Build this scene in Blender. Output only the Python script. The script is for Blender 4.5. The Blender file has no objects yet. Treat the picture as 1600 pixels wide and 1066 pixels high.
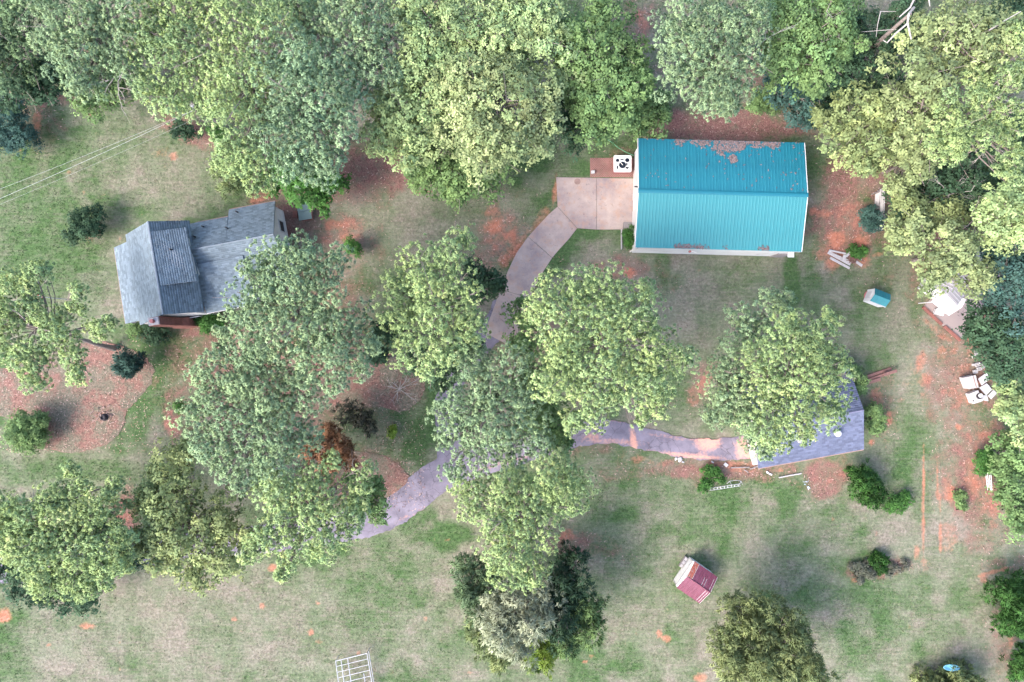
import bpy, math, random
import numpy as np
from mathutils import Vector, Matrix

# ------------------------------------------------------------------ camera, sky, sun, exposure
H = 66.67                       # the drone hovers this high over the plot
S = bpy.context.scene
col = S.collection
cam = bpy.data.objects.new('camera', bpy.data.cameras.new('camera'))
col.objects.link(cam)
cam.location = (0, 0, H)
cam.rotation_euler = (0, 0, 0)
cam.data.lens = 24.0
cam.data.sensor_width = 36.0
cam.data.clip_end = 3000
S.camera = cam
SUN_EL, SUN_AZ = 44.0, 238.0    # soft late sun from the south-west
W = bpy.data.worlds.new('World'); S.world = W; W.use_nodes = True
nt = W.node_tree
bg = nt.nodes['Background']
sky = nt.nodes.new('ShaderNodeTexSky'); sky.sky_type = 'NISHITA'; sky.sun_disc = False
sky.sun_elevation = math.radians(SUN_EL); sky.sun_rotation = math.radians(SUN_AZ)
sky.air_density = 1.0; sky.dust_density = 3.2; sky.ozone_density = 1.0
nt.links.new(sky.outputs[0], bg.inputs[0]); bg.inputs[1].default_value = 0.15
sl = bpy.data.lights.new('sun', 'SUN'); sl.energy = 1.05; sl.angle = math.radians(28); sl.color = (1.0, 0.94, 0.85)
sun = bpy.data.objects.new('sun', sl); col.objects.link(sun)
e, a = math.radians(SUN_EL), math.radians(SUN_AZ)
sv = Vector((math.sin(a) * math.cos(e), math.cos(a) * math.cos(e), math.sin(e)))
sun.rotation_euler = sv.to_track_quat('Z', 'Y').to_euler(); sun.location = (-60, 30, 80)
S.view_settings.view_transform = 'Standard'; S.view_settings.look = 'None'
S.view_settings.gamma = 1.0; S.view_settings.exposure = 2.15
S.cycles.max_bounces = 6; S.cycles.diffuse_bounces = 3; S.cycles.transmission_bounces = 3
S.cycles.use_denoising = True

rng = np.random.default_rng(7)
random.seed(7)

def P(px, py, h=0.0):
    """survey point of the photograph (1600 wide) at height h -> world metres"""
    f = (H - h) / H / 16.0
    return Vector(((px - 800) * f, (533 - py) * f, h))

# ------------------------------------------------------------------ object helpers
def tag(o, label=None, cat=None, group=None, kind=None):
    if label: o['label'] = label
    if cat: o['category'] = cat
    if group: o['group'] = group
    if kind: o['kind'] = kind
    return o

def empty(name, loc=(0, 0, 0), rz=0.0):
    o = bpy.data.objects.new(name, None); col.objects.link(o)
    o.location = loc; o.rotation_euler = (0, 0, rz); o.empty_display_size = 0.5
    return o

def link_mesh(name, me, parent=None, world=False):
    """world=True: the mesh holds world coordinates although it is a child"""
    o = bpy.data.objects.new(name, me); col.objects.link(o)
    if parent is not None:
        o.parent = parent
        if world:
            M = Matrix.LocRotScale(parent.location, parent.rotation_euler, parent.scale)
            p = parent.parent
            if p is not None:
                M = Matrix.LocRotScale(p.location, p.rotation_euler, p.scale) @ parent.matrix_parent_inverse @ M
            o.matrix_parent_inverse = M.inverted()
    return o

class MB:
    def __init__(s): s.v = []; s.f = []
    def add(s, vs, fs):
        b = len(s.v); s.v += [tuple(v) for v in vs]; s.f += [tuple(b + i for i in f) for f in fs]
        return s
    def box(s, x0, x1, y0, y1, z0, z1, M=None):
        vs = [Vector((x, y, z)) for z in (z0, z1) for x, y in ((x0, y0), (x1, y0), (x1, y1), (x0, y1))]
        if M is not None: vs = [M @ v for v in vs]
        return s.add(vs, [(3, 2, 1, 0), (4, 5, 6, 7), (0, 1, 5, 4), (1, 2, 6, 5), (2, 3, 7, 6), (3, 0, 4, 7)])
    def prism(s, poly, z0, z1):
        n = len(poly)
        vs = [(p[0], p[1], z0) for p in poly] + [(p[0], p[1], z1) for p in poly]
        return s.add(vs, [tuple(range(n))[::-1], tuple(range(n, 2 * n))] + [(i, (i + 1) % n, n + (i + 1) % n, n + i) for i in range(n)])
    def slab(s, pts, t=0.1):
        """polygon in space given a thickness t along -normal"""
        pts = [Vector(p) for p in pts]; n = len(pts)
        nn = (pts[1] - pts[0]).cross(pts[2] - pts[0]).normalized()
        if nn.z < 0: pts = pts[::-1]; nn = -nn
        vs = pts + [p - nn * t for p in pts]
        return s.add(vs, [tuple(range(n)), tuple(range(n, 2 * n))[::-1]] + [(n + i, n + (i + 1) % n, (i + 1) % n, i) for i in range(n)])
    def tube(s, pts, radii, n=6, caps=True):
        pts = [Vector(p) for p in pts]; base = len(s.v); vs = []; fs = []
        for i, p in enumerate(pts):
            d = (pts[min(i + 1, len(pts) - 1)] - pts[max(i - 1, 0)]).normalized()
            u = d.cross(Vector((0.31, 0.17, 1)) if abs(d.z) < .9 else Vector((1, 0.1, 0))).normalized(); w = d.cross(u)
            r = radii[i] if hasattr(radii, '__len__') else radii
            for k in range(n):
                an = 2 * math.pi * k / n
                vs.append(p + (u * math.cos(an) + w * math.sin(an)) * r)
        for i in range(len(pts) - 1):
            for k in range(n):
                a0 = i * n + k; a1 = i * n + (k + 1) % n
                fs.append((a0, a1, a1 + n, a0 + n))
        if caps: fs.append(tuple(range(n))[::-1]); fs.append(tuple((len(pts) - 1) * n + k for k in range(n)))
        return s.add(vs, fs)
    def mesh(s, name, mat, smooth=False):
        me = bpy.data.meshes.new(name); me.from_pydata(s.v, [], s.f)
        if mat: me.materials.append(mat)
        if smooth: me.polygons.foreach_set('use_smooth', [True] * len(me.polygons))
        me.update(); return me
    def build(s, name, mat, parent=None, world=False, smooth=False):
        return link_mesh(name, s.mesh(name, mat, smooth), parent, world)

def bevel(o, w=0.02, seg=2):
    m = o.modifiers.new('bevel', 'BEVEL'); m.width = w; m.segments = seg; m.limit_method = 'ANGLE'
    return o

def np_mesh(name, V, F, C=None, mat=None, attr='Col', Nv=None):
    """V (n,3), F (m,k) all faces alike, C (n,3) point colours"""
    me = bpy.data.meshes.new(name); n = len(V); m, k = F.shape
    me.vertices.add(n); me.vertices.foreach_set('co', V.astype(np.float32).ravel())
    me.loops.add(m * k); me.loops.foreach_set('vertex_index', F.astype(np.int32).ravel())
    me.polygons.add(m); me.polygons.foreach_set('loop_start', (np.arange(m) * k).astype(np.int32))
    me.polygons.foreach_set('loop_total', np.full(m, k, np.int32))
    if C is not None:
        at = me.attributes.new(attr, 'FLOAT_COLOR', 'POINT')
        at.data.foreach_set('color', np.concatenate([C, np.ones((n, 1))], 1).astype(np.float32).ravel())
    if mat: me.materials.append(mat)
    me.update(calc_edges=True)
    if Nv is not None:
        me.polygons.foreach_set('use_smooth', np.ones(m, bool))
        me.normals_split_custom_set_from_vertices(Nv.astype(np.float32))
    return me

# ------------------------------------------------------------------ materials
def new_mat(name):
    m = bpy.data.materials.new(name); m.use_nodes = True
    t = m.node_tree; b = t.nodes['Principled BSDF']
    return m, t, b

def N(t, typ, **kw):
    n = t.nodes.new(typ)
    for k, v in kw.items(): setattr(n, k, v)
    return n

def noise(t, co, scale, detail=4, rough=0.55):
    n = N(t, 'ShaderNodeTexNoise'); n.inputs['Scale'].default_value = scale
    n.inputs['Detail'].default_value = detail; n.inputs['Roughness'].default_value = rough
    t.links.new(co, n.inputs['Vector']); return n.outputs['Fac']

def ramp(t, fac, stops):
    r = N(t, 'ShaderNodeValToRGB'); cr = r.color_ramp
    while len(cr.elements) < len(stops): cr.elements.new(0.5)
    for el, (p, c) in zip(cr.elements, stops):
        el.position = p; el.color = (*c, 1) if len(c) == 3 else c
    t.links.new(fac, r.inputs[0]); return r.outputs[0]

def mixc(t, fac, a, b, mode='MIX'):
    m = N(t, 'ShaderNodeMix', data_type='RGBA', blend_type=mode)
    for sock, v in ((m.inputs[0], fac), (m.inputs[6], a), (m.inputs[7], b)):
        if hasattr(v, 'is_output') or isinstance(v, bpy.types.NodeSocket): t.links.new(v, sock)
        elif isinstance(v, (int, float)): sock.default_value = v
        else: sock.default_value = (*v, 1)
    return m.outputs[2]

def mathn(t, op, a, b=0.0, clamp=False):
    m = N(t, 'ShaderNodeMath', operation=op, use_clamp=clamp)
    for sock, v in ((m.inputs[0], a), (m.inputs[1], b)):
        if isinstance(v, bpy.types.NodeSocket): t.links.new(v, sock)
        else: sock.default_value = v
    return m.outputs[0]

def bump(t, b, h, strength=0.3, dist=0.05):
    n = N(t, 'ShaderNodeBump'); n.inputs['Strength'].default_value = strength; n.inputs['Distance'].default_value = dist
    t.links.new(h, n.inputs['Height']); t.links.new(n.outputs[0], b.inputs['Normal'])

def mat(name, c, rough=0.7, var=0.2, scale=3.0, metal=0.0, bstr=0.15, fine=25.0, stain=None, stain_amt=0.5):
    m, t, b = new_mat(name)
    co = N(t, 'ShaderNodeTexCoord').outputs['Object']
    n1 = noise(t, co, scale, 5); n2 = noise(t, co, fine, 3)
    lo = tuple(x * (1 - var) for x in c); hi = tuple(min(x * (1 + var), .95) for x in c)
    cc = ramp(t, n1, [(0.3, lo), (0.7, hi)])
    cc = mixc(t, 0.35, cc, ramp(t, n2, [(0.3, lo), (0.7, hi)]))
    if stain:
        n3 = noise(t, co, scale * 0.6, 6, 0.7)
        cc = mixc(t, mathn(t, 'MULTIPLY', ramp(t, n3, [(0.52, (0, 0, 0)), (0.68, (1, 1, 1))]), stain_amt), cc, stain)
    t.links.new(cc, b.inputs['Base Color'])
    b.inputs['Roughness'].default_value = rough; b.inputs['Metallic'].default_value = metal
    if bstr: bump(t, b, n2, bstr, 0.02)
    return m

def attr_mat(name, rough=0.8, trans=0.0, nscale=8.0, spec=0.3):
    """colour from the mesh (kind of leaf, age of shingle), grain from noise, optional leaf translucency"""
    m, t, b = new_mat(name)
    at = N(t, 'ShaderNodeAttribute', attribute_name='Col').outputs['Color']
    co = N(t, 'ShaderNodeTexCoord').outputs['Object']
    n = noise(t, co, nscale, 3)
    cc = mixc(t, 0.6, at, ramp(t, n, [(0.25, (0.72, 0.72, 0.72)), (0.75, (1.25, 1.25, 1.25))]), 'MULTIPLY')
    t.links.new(cc, b.inputs['Base Color']); b.inputs['Roughness'].default_value = rough
    b.inputs['Specular IOR Level'].default_value = spec
    if trans:
        tr = N(t, 'ShaderNodeBsdfTranslucent'); t.links.new(cc, tr.inputs[0])
        mx = N(t, 'ShaderNodeMixShader'); mx.inputs[0].default_value = trans
        t.links.new(b.outputs[0], mx.inputs[1]); t.links.new(tr.outputs[0], mx.inputs[2])
        t.links.new(mx.outputs[0], t.nodes['Material Output'].inputs[0])
    return m

M = {}
M['leaf'] = attr_mat('foliage', 0.75, 0.30, 1.2, 0.25)
M['bark'] = mat('bark', (0.22, 0.18, 0.17), 0.95, 0.35, 4, bstr=0.6, fine=14)
M['deadwood'] = mat('deadwood', (0.34, 0.31, 0.30), 0.9, 0.2, 5, bstr=0.3)
M['shingle'] = attr_mat('asphalt_shingle', 0.9, 0, 30.0, 0.3)
M['deck'] = mat('roof_deck', (0.16, 0.19, 0.23), 0.9)
M['garage_deck'] = mat('garage_roof_deck', (0.13, 0.13, 0.20), 0.9)
M['white'] = mat('white_siding', (0.66, 0.65, 0.66), 0.55, 0.06, 1.5, bstr=0.05, stain=(0.34, 0.28, 0.26), stain_amt=0.35)
M['trim'] = mat('white_trim', (0.50, 0.49, 0.51), 0.5, 0.05, 2, bstr=0.0)
M['copper'] = mat('rusty_gutter', (0.26, 0.17, 0.15), 0.6, 0.25, 3)
M['brick'] = mat('red_brick', (0.19, 0.075, 0.062), 0.9, 0.35, 2.2, bstr=0.4)
M['mortar'] = mat('mortar', (0.38, 0.32, 0.29), 0.95)
M['glass'] = mat('window_glass', (0.03, 0.04, 0.05), 0.12, 0.1, bstr=0)
M['dark'] = mat('dark_plastic', (0.02, 0.022, 0.03), 0.5, 0.2, bstr=0.0)
M['black_rubber'] = mat('black_rubber', (0.025, 0.022, 0.03), 0.8, 0.2)
M['teal_north_shaded'] = mat('teal_metal_north_shaded', (0.004, 0.110, 0.160), 0.55, 0.16, 0.5, bstr=0.03, stain=(0.012, 0.15, 0.19), stain_amt=0.5)  # same teal darkened: the north slope's dimmer light is put into the colour
M['teal_south_lit'] = mat('teal_metal_south_lit', (0.022, 0.165, 0.195), 0.65, 0.12, 0.4, bstr=0.03, stain=(0.035, 0.15, 0.17), stain_amt=0.35)  # same teal paler: the south slope's brighter light, plus some sun fading
M['teal_ridge'] = mat('teal_ridge', (0.005, 0.115, 0.165), 0.5, 0.08)
M['teal_small_shaded'] = mat('teal_small_shaded', (0.005, 0.13, 0.165), 0.45, 0.12, 3)
M['greenbox'] = mat('grey_green_lid', (0.13, 0.19, 0.19), 0.6, 0.1, 2)
M['red_roof'] = mat('faded_red_metal', (0.125, 0.028, 0.055), 0.6, 0.25, 1.6, stain=(0.165, 0.06, 0.10), stain_amt=0.7)
M['rust_roof'] = mat('rusty_red_metal', (0.26, 0.07, 0.05), 0.8, 0.4, 6, stain=(0.36, 0.28, 0.27), stain_amt=0.8)
M['grey_metal'] = mat('weathered_grey_metal', (0.27, 0.265, 0.30), 0.6, 0.15, 1.2, stain=(0.28, 0.24, 0.25), stain_amt=0.6)
M['galv'] = mat('galvanised_pipe', (0.38, 0.38, 0.42), 0.4, 0.1, 5, metal=0.3, bstr=0)
M['enamel'] = mat('white_enamel', (0.44, 0.43, 0.45), 0.35, 0.06, 3, bstr=0.0, stain=(0.50, 0.35, 0.30), stain_amt=0.3)
M['acrylic'] = mat('white_acrylic', (0.62, 0.62, 0.64), 0.25, 0.03, 2, bstr=0.0)
M['water'] = mat('hot_tub_water', (0.012, 0.016, 0.03), 0.08, 0.2, bstr=0)
M['boardwhite'] = mat('peeling_white_board', (0.38, 0.36, 0.37), 0.75, 0.15, 6, stain=(0.30, 0.22, 0.20), stain_amt=0.6)
M['oldwood'] = mat('old_wood', (0.17, 0.088, 0.078), 0.9, 0.35, 5, bstr=0.4)
M['greywood'] = mat('grey_wood', (0.22, 0.195, 0.20), 0.9, 0.25, 6, bstr=0.3)
M['concrete'] = mat('concrete_slab', (0.26, 0.21, 0.205), 0.92, 0.14, 0.45, bstr=0.2, stain=(0.26, 0.20, 0.22), stain_amt=0.55)
M['block'] = mat('cinder_block', (0.28, 0.265, 0.28), 0.95, 0.2, 6, bstr=0.4)
M['red'] = mat('red_cloth', (0.50, 0.02, 0.04), 0.7, 0.1, bstr=0)
M['clayred'] = mat('terracotta', (0.30, 0.11, 0.11), 0.8, 0.2, 4)
M['blue'] = mat('light_blue_plastic', (0.12, 0.32, 0.44), 0.35, 0.06, bstr=0)
M['cable'] = mat('pale_cable', (0.40, 0.42, 0.42), 0.5, 0.05, bstr=0)
M['green_hose'] = mat('green_hose', (0.08, 0.30, 0.16), 0.5, 0.1, bstr=0)
M['litter'] = attr_mat('fallen_straw', 0.95, 0, 6)
M['grassblade'] = attr_mat('grass_blade', 0.9, 0.2, 3)

# ------------------------------------------------------------------ numpy value noise for laying out the ground cover
_lat = rng.random((256, 256))
def vnoise(x, y):
    xi = np.floor(x).astype(int); yi = np.floor(y).astype(int); fx = x - xi; fy = y - yi
    fx = fx * fx * (3 - 2 * fx); fy = fy * fy * (3 - 2 * fy)
    g = lambda i, j: _lat[i & 255, j & 255]
    return (g(xi, yi) * (1 - fx) + g(xi + 1, yi) * fx) * (1 - fy) + (g(xi, yi + 1) * (1 - fx) + g(xi + 1, yi + 1) * fx) * fy
def fbm(x, y, o=4):
    s = 0; a = .5; t = 0
    for k in range(o):
        s = s + a * vnoise(x * 2 ** k + 17.3 * k, y * 2 ** k + 5.1 * k); t += a; a *= .55
    return s / t

def ell(px, py, lst, nz=0.5):
    """soft union of ellipses (cx, cy, rx, ry, rot_deg, strength) in survey pixels"""
    n = fbm(px / 22.0, py / 22.0, 4) - .5
    out = np.zeros_like(px)
    for cx, cy, rx, ry, ro, st in lst:
        c, s = math.cos(math.radians(ro)), math.sin(math.radians(ro))
        dx = px - cx; dy = py - cy
        d = np.sqrt(((dx * c + dy * s) / rx) ** 2 + ((-dx * s + dy * c) / ry) ** 2) + n * nz * 2
        out = np.maximum(out, st * np.clip((1.35 - d) / 0.8, 0, 1))
    return out

LUSH = [(70, 370, 130, 130, 0, .85), (240, 560, 90, 60, 0, 1.0), (200, 340, 60, 30, 0, .6), (220, 640, 40, 60, 20, 1.0), (120, 250, 150, 50, -15, .55), (110, 735, 160, 26, 0, .75), (60, 330, 90, 60, -20, .8), (30, 420, 90, 50, 0, .9), (230, 620, 40, 100, 25, .95), (90, 730, 130, 30, 0, .6), (300, 540, 60, 30, 0, .8),
        (150, 190, 120, 25, 10, .6), (300, 240, 40, 30, 0, .3), (820, 245, 60, 30, 0, 1.0), (880, 260, 50, 40, 0, .7), (850, 320, 40, 30, 0, .5),
        (870, 400, 20, 55, 35, 1.0), (900, 368, 40, 12, 0, 1), (1035, 420, 16, 50, 0, .8), (1060, 610, 40, 50, 0, .7), (1240, 440, 14, 60, -8, 1.2),
        (1265, 440, 25, 16, 0, .9), (1265, 480, 22, 30, 0, .8), (1095, 500, 10, 60, 0, .4), (1060, 640, 60, 20, 0, .6), (1300, 720, 60, 50, 0, .5),
        (1450, 680, 20, 50, 0, .6), (1445, 770, 12, 50, 0, .6), (650, 690, 30, 55, 20, 1.1), (680, 640, 18, 50, -15, 1.1), (620, 730, 40, 30, 0, .6),
        (700, 840, 42, 28, -10, 1.2), (650, 815, 40, 14, -25, .8), (600, 845, 50, 20, 0, .6), (600, 940, 100, 40, 0, .35), (560, 900, 60, 25, -10, .4),
        (720, 380, 60, 30, 0, .4), (590, 340, 70, 25, 0, .25), (730, 330, 60, 25, 0, .5), (700, 410, 30, 20, 0, .5), (600, 410, 30, 30, 0, .5),
        (1010, 840, 90, 40, 0, .45), (1070, 760, 60, 40, 0, .6), (950, 780, 60, 40, 0, .5), (1000, 960, 80, 50, 0, .35), (1080, 905, 46, 44, 0, .7),
        (1380, 430, 70, 40, 10, .5), (1390, 520, 60, 40, 0, .4), (1430, 470, 20, 40, 0, .6), (1270, 900, 90, 70, 0, .25), (1330, 960, 80, 60, 0, .3), (1440, 900, 50, 60, 0, .35),
        (1500, 920, 20, 14, 0, .7), (1150, 420, 40, 10, 0, .7), (1280, 260, 20, 60, 0, .6), (1280, 370, 20, 50, 0, .7), (20, 1000, 60, 30, 0, .4),
        (100, 975, 90, 16, 0, .5), (480, 1060, 40, 14, 0, .5), (915, 350, 16, 20, 0, .3), (640, 560, 60, 12, 0, .0), (1120, 560, 60, 40, 0, .4),
        (340, 810, 60, 60, 0, .2), (640, 880, 70, 30, 0, .5), (760, 1040, 60, 20, 0, .3), (210, 330, 30, 12, 0, .8), (300, 345, 20, 8, 0, .8), (580, 255, 30, 12, 0, .4)]
CLAY = [(1530, 600, 22, 50, 10, .5), (1550, 680, 26, 40, 0, .55), (1545, 780, 20, 50, -10, .5), (868, 292, 5, 20, 0, .9), (845, 345, 10, 26, 40, .7), (812, 378, 7, 30, 38, .7), (1345, 395, 22, 18, 0, .6), (1535, 735, 26, 60, -10, .55), (1500, 610, 30, 46, 0, .42), (1430, 600, 30, 50, 0, .3), (1485, 830, 14, 40, 0, .5), (1330, 345, 36, 40, 0, .5), (1305, 395, 30, 30, 0, .6), (530, 362, 40, 26, 0, .45), (785, 365, 30, 36, 0, .5), (800, 395, 12, 40, 38, .8), (1530, 520, 20, 30, 40, .6), (1575, 790, 16, 30, 0, .5), (270, 670, 16, 26, 0, .5), (1300, 745, 30, 14, -8, .35), (1140, 733, 50, 8, 3, .6), (1010, 722, 50, 6, 8, .6), (1095, 600, 16, 34, 25, .55), (1480, 970, 8, 8, 0, .2), (520, 352, 16, 12, 0, .8), (537, 372, 9, 8, 0, .7), (582, 371, 7, 5, 0, .6), (772, 354, 17, 12, 0, .95), (766, 330, 10, 9, 0, .6), (798, 370, 9, 14, 10, .9),
        (790, 400, 10, 26, 35, .85), (866, 300, 4, 25, 5, .8), (852, 330, 12, 8, -40, .7), (1306, 372, 17, 14, 0, 1.15), (1345, 376, 15, 14, 0, 1.0), (1300, 415, 16, 12, 30, .9),
        (1345, 410, 18, 12, -30, .95), (1372, 398, 14, 5, -20, .7), (1290, 335, 14, 9, 0, .8), (1270, 330, 7, 6, 0, .8), (1322, 315, 9, 9, 0, .6), (983, 428, 13, 9, 0, 1.1),
        (960, 425, 30, 18, 0, .35), (885, 838, 17, 11, 0, .85), (1030, 990, 5, 7, 0, .9), (1042, 998, 7, 6, 0, .9), (665, 967, 7, 6, 0, 1), (486, 988, 6, 6, 0, 1), (497, 1003, 5, 4, 0, .5),
        (498, 943, 5, 4, 0, .8), (409, 947, 5, 5, 0, .9), (367, 968, 7, 4, 0, 1), (377, 988, 5, 3, 0, .6), (135, 978, 16, 6, 0, .9), (5, 962, 13, 14, 0, 1.1), (75, 1008, 4, 3, 0, .8), (186, 1005, 3, 3, 0, .8), (188, 1045, 4, 3, 0, .8),
        (58, 188, 10, 18, 0, .75), (30, 234, 6, 4, 0, .8), (271, 244, 8, 8, 0, .8), (252, 237, 22, 16, 0, .3), (142, 180, 5, 4, 0, .9), (107, 268, 5, 3, 0, .8), (126, 217, 4, 3, 0, .5), (178, 158, 8, 6, 0, .7), (340, 220, 5, 4, 0, .8),
        (187, 373, 4, 4, 0, .8), (130, 302, 4, 4, 0, .5), (160, 303, 5, 3, 0, .4), (1440, 565, 8, 22, 10, .75), (1447, 590, 10, 9, 0, .6), (1472, 552, 10, 14, 0, .65), (1492, 548, 10, 9, 0, .6), (1515, 560, 9, 30, 10, .5), (1515, 625, 6, 10, 0, .8), (1498, 667, 6, 6, 0, 1),
        (1372, 625, 14, 20, -10, .8), (1390, 652, 6, 14, 0, .9), (1362, 692, 4, 5, 0, 1), (1486, 760, 9, 20, -15, .55), (1520, 760, 14, 22, -20, .75), (1486, 770, 10, 16, 0, .9), (1560, 670, 16, 16, 0, .6), (1540, 700, 30, 12, -20, .5), (1220, 735, 5, 4, 0, 1),
        (1395, 740, 8, 10, 0, .2), (1302, 812, 5, 4, 0, .7), (1369, 833, 5, 4, 0, .9), (1432, 862, 6, 14, 0, .75), (1443, 878, 4, 8, 0, .7), (1337, 907, 7, 4, 0, .9), (1354, 1010, 3, 3, 0, .6), (915, 1035, 5, 4, 0, 1), (923, 1027, 3, 4, 0, .8), (1095, 1060, 10, 8, 0, .7),
        (1560, 892, 34, 4, -16, .85), (1538, 908, 6, 8, 0, .7), (1405, 962, 5, 5, 0, .4), (1422, 978, 4, 6, 0, .4), (1580, 1005, 6, 22, -10, .6), (1590, 1055, 8, 14, 0, .7), (425, 888, 8, 6, 0, 1), (613, 1050, 4, 4, 0, .5), (735, 1052, 8, 4, 20, .6), (698, 845, 6, 2, -20, .8),
        (420, 304, 20, 8, -15, .6), (405, 312, 30, 4, -12, .7), (505, 318, 15, 7, -30, .7), (296, 500, 10, 5, 0, .8), (300, 512, 8, 4, 0, .9), (195, 800, 14, 20, 0, .4), (560, 1020, 5, 4, 0, .8), (1145, 725, 40, 5, 3, .75), (1180, 690, 10, 26, -20, .5),
        (1000, 716, 60, 4, 5, .5), (660, 300, 22, 4, -5, .7), (764, 270, 24, 10, 0, .4), (990, 190, 30, 4, 0, .5), (1486, 1000, 0.1, .1, 0, 0), (1080, 400, 40, 2, 0, .0), (1470, 520, 40, 6, 38, .6), (560, 20, 60, 20, 0, .3), (700, 80, 30, 12, 0, .5), (1005, 30, 14, 30, 0, .5)]
LITTER = [(1500, 590, 60, 80, 15, .75), (1520, 760, 50, 110, -8, .8), (1320, 350, 60, 70, 0, .9), (530, 365, 60, 36, 0, .75), (780, 380, 46, 60, 20, .65), (970, 420, 60, 26, 0, .6), (1570, 985, 30, 90, 0, .55), (1100, 738, 120, 14, 3, .9), (890, 850, 50, 24, 0, .7), (1290, 745, 46, 34, -8, .9), (1380, 640, 30, 50, 0, .6), (640, 270, 60, 30, 0, .6), (560, 300, 60, 24, 0, .7), (1120, 190, 140, 24, 0, 1.0), (1540, 720, 40, 90, -10, .7), (1420, 250, 120, 200, 0, .5), (440, 310, 60, 30, -15, .8), (1510, 640, 50, 90, 15, .55), (1480, 740, 30, 60, 0, .45), (1560, 880, 40, 10, -10, .6), (1590, 900, 20, 60, 0, .5), (1470, 560, 40, 40, 0, .4), (560, 380, 60, 40, 0, .45), (1010, 440, 60, 30, 0, .4), (760, 370, 60, 50, 0, .35), (980, 740, 60, 14, 0, .5), (600, 260, 110, 45, -8, .9), (480, 340, 45, 45, 0, .75), (1120, 200, 150, 26, 2, 1.0), (1320, 290, 42, 60, -10, .95), (1340, 370, 40, 35, 0, .8), (1380, 300, 30, 80, 0, .8),
          (60, 190, 40, 40, 0, .5), (290, 200, 60, 22, 25, .9), (110, 150, 120, 20, 0, .7), (1095, 595, 22, 40, 20, .8), (1030, 640, 40, 10, -30, .5), (900, 700, 90, 14, 3, .6), (1090, 728, 130, 12, 2, .7), (1205, 730, 60, 16, 0, .7),
          (1290, 745, 48, 34, -8, .75), (1375, 588, 30, 14, -25, .6), (1375, 650, 24, 40, 0, .5), (1520, 500, 50, 60, 30, .9), (1540, 610, 40, 60, 0, .6), (1560, 700, 40, 60, 0, .7), (1500, 800, 30, 60, 0, .4), (1560, 830, 40, 40, 0, .4),
          (930, 850, 60, 20, 20, .5), (400, 600, 150, 130, 0, .8), (500, 470, 80, 90, 0, .7), (960, 430, 40, 18, 0, .4), (270, 670, 16, 28, 0, 1), (195, 800, 20, 40, 0, .9), (560, 590, 70, 60, 0, .8), (650, 40, 180, 60, 0, .55), (1000, 40, 30, 60, 0, .7),
          (580, 750, 60, 50, 0, .8), (1480, 300, 90, 180, 0, .8), (1220, 100, 200, 60, 0, .7), (300, 60, 260, 80, 0, .5), (820, 520, 60, 60, 0, .6), (1190, 600, 30, 80, 0, .4), (300, 520, 26, 12, 0, .9), (240, 525, 30, 8, 0, .8), (450, 350, 14, 44, -10, .9),
          (760, 300, 80, 16, 0, .35), (1372, 888, 50, 17, -3, 1.0), (1415, 882, 30, 8, 10, .7), (1600, 880, 40, 20, 0, .6), (145, 365, 14, 14, 0, .8), (1300, 280, 30, 90, 0, .3), (975, 245, 50, 20, 0, .5), (850, 440, 18, 40, 30, .3), (420, 320, 60, 10, -12, .6), (1100, 745, 20, 20, 0, .7)]
TRACK = [(1443, 790, 3.2, 95, 0.5, 1.0), (1467, 770, 2.8, 50, -3, .85), (1469, 840, 3, 30, 0, .9), (1372, 1010, 60, 3, -30, .0), (980, 960, 3, 60, 2, .25), (994, 960, 3, 60, 0, .25)]

def cover(px, py):
    big = fbm(px / 120.0, py / 120.0, 4); md = fbm(px / 30.0 + 9, py / 26.0 + 3, 5)
    lush = np.clip((big - .5) * 1.7 + (md - .5) * 1.4 + .46, 0, 1)
    dry = ell(px, py, [(250, 270, 110, 60, 20, 1), (140, 420, 60, 30, 30, .8), (1130, 500, 90, 50, 0, .8), (560, 350, 120, 40, 0, .6), (350, 980, 260, 90, 0, .8), (160, 400, 20, 90, -20, .7),
                       (1330, 640, 60, 90, -20, .5), (1500, 700, 60, 110, 0, .6), (690, 360, 160, 60, 0, .4), (1200, 880, 60, 40, 0, .4), (1300, 820, 50, 20, 0, .4), (560, 980, 100, 60, 0, .3), (1540, 980, 24, 90, 0, .8), (1150, 1040, 40, 30, 0, .7)], .35)
    lush = lush * (1 - .6 * dry)
    lush = np.maximum(lush, np.clip(ell(px, py, LUSH, .6), 0, 1.2) * (.65 + .6 * md))
    clay = np.maximum(ell(px, py, CLAY, .55), ell(px, py, TRACK, .1))
    lit = ell(px, py, LITTER, .5)
    return np.clip(lush, 0, 1), np.clip(clay * .92, 0, 1), np.clip(lit, 0, 1)

# ------------------------------------------------------------------ the ground: one sheet to the horizon
def axis(lo, hi, step, far):
    inner = np.arange(lo, hi + step / 2, step)
    out = np.array([30, 70, 150, 350, far], float)
    return np.concatenate([(lo - out)[::-1], inner, hi + out])
gx = axis(-54, 54, 0.27, 1200); gy = axis(-37, 37, 0.27, 1200)
GX, GY = np.meshgrid(gx, gy)
def relief(x, y):
    r = (fbm(x / 6.0 + 40, y / 6.0 + 40, 4) - .5) * .14 + (fbm(x * 1.3, y * 1.3, 2) - .5) * .03
    return np.clip(r - .05, -.15, 0.0)
def ground_mesh():
    z = relief(GX, GY)
    V = np.stack([GX, GY, z], -1).reshape(-1, 3)
    nx, ny = len(gx), len(gy)
    i = np.arange(nx - 1)[None, :] + np.arange(ny - 1)[:, None] * nx; i = i.ravel()
    F = np.stack([i, i + 1, i + nx + 1, i + nx], 1)
    l, c, t = cover(V[:, 0] * 16 + 800, 533 - V[:, 1] * 16)
    return np_mesh('ground', V, F, np.stack([l, c, t], 1), None)

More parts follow.
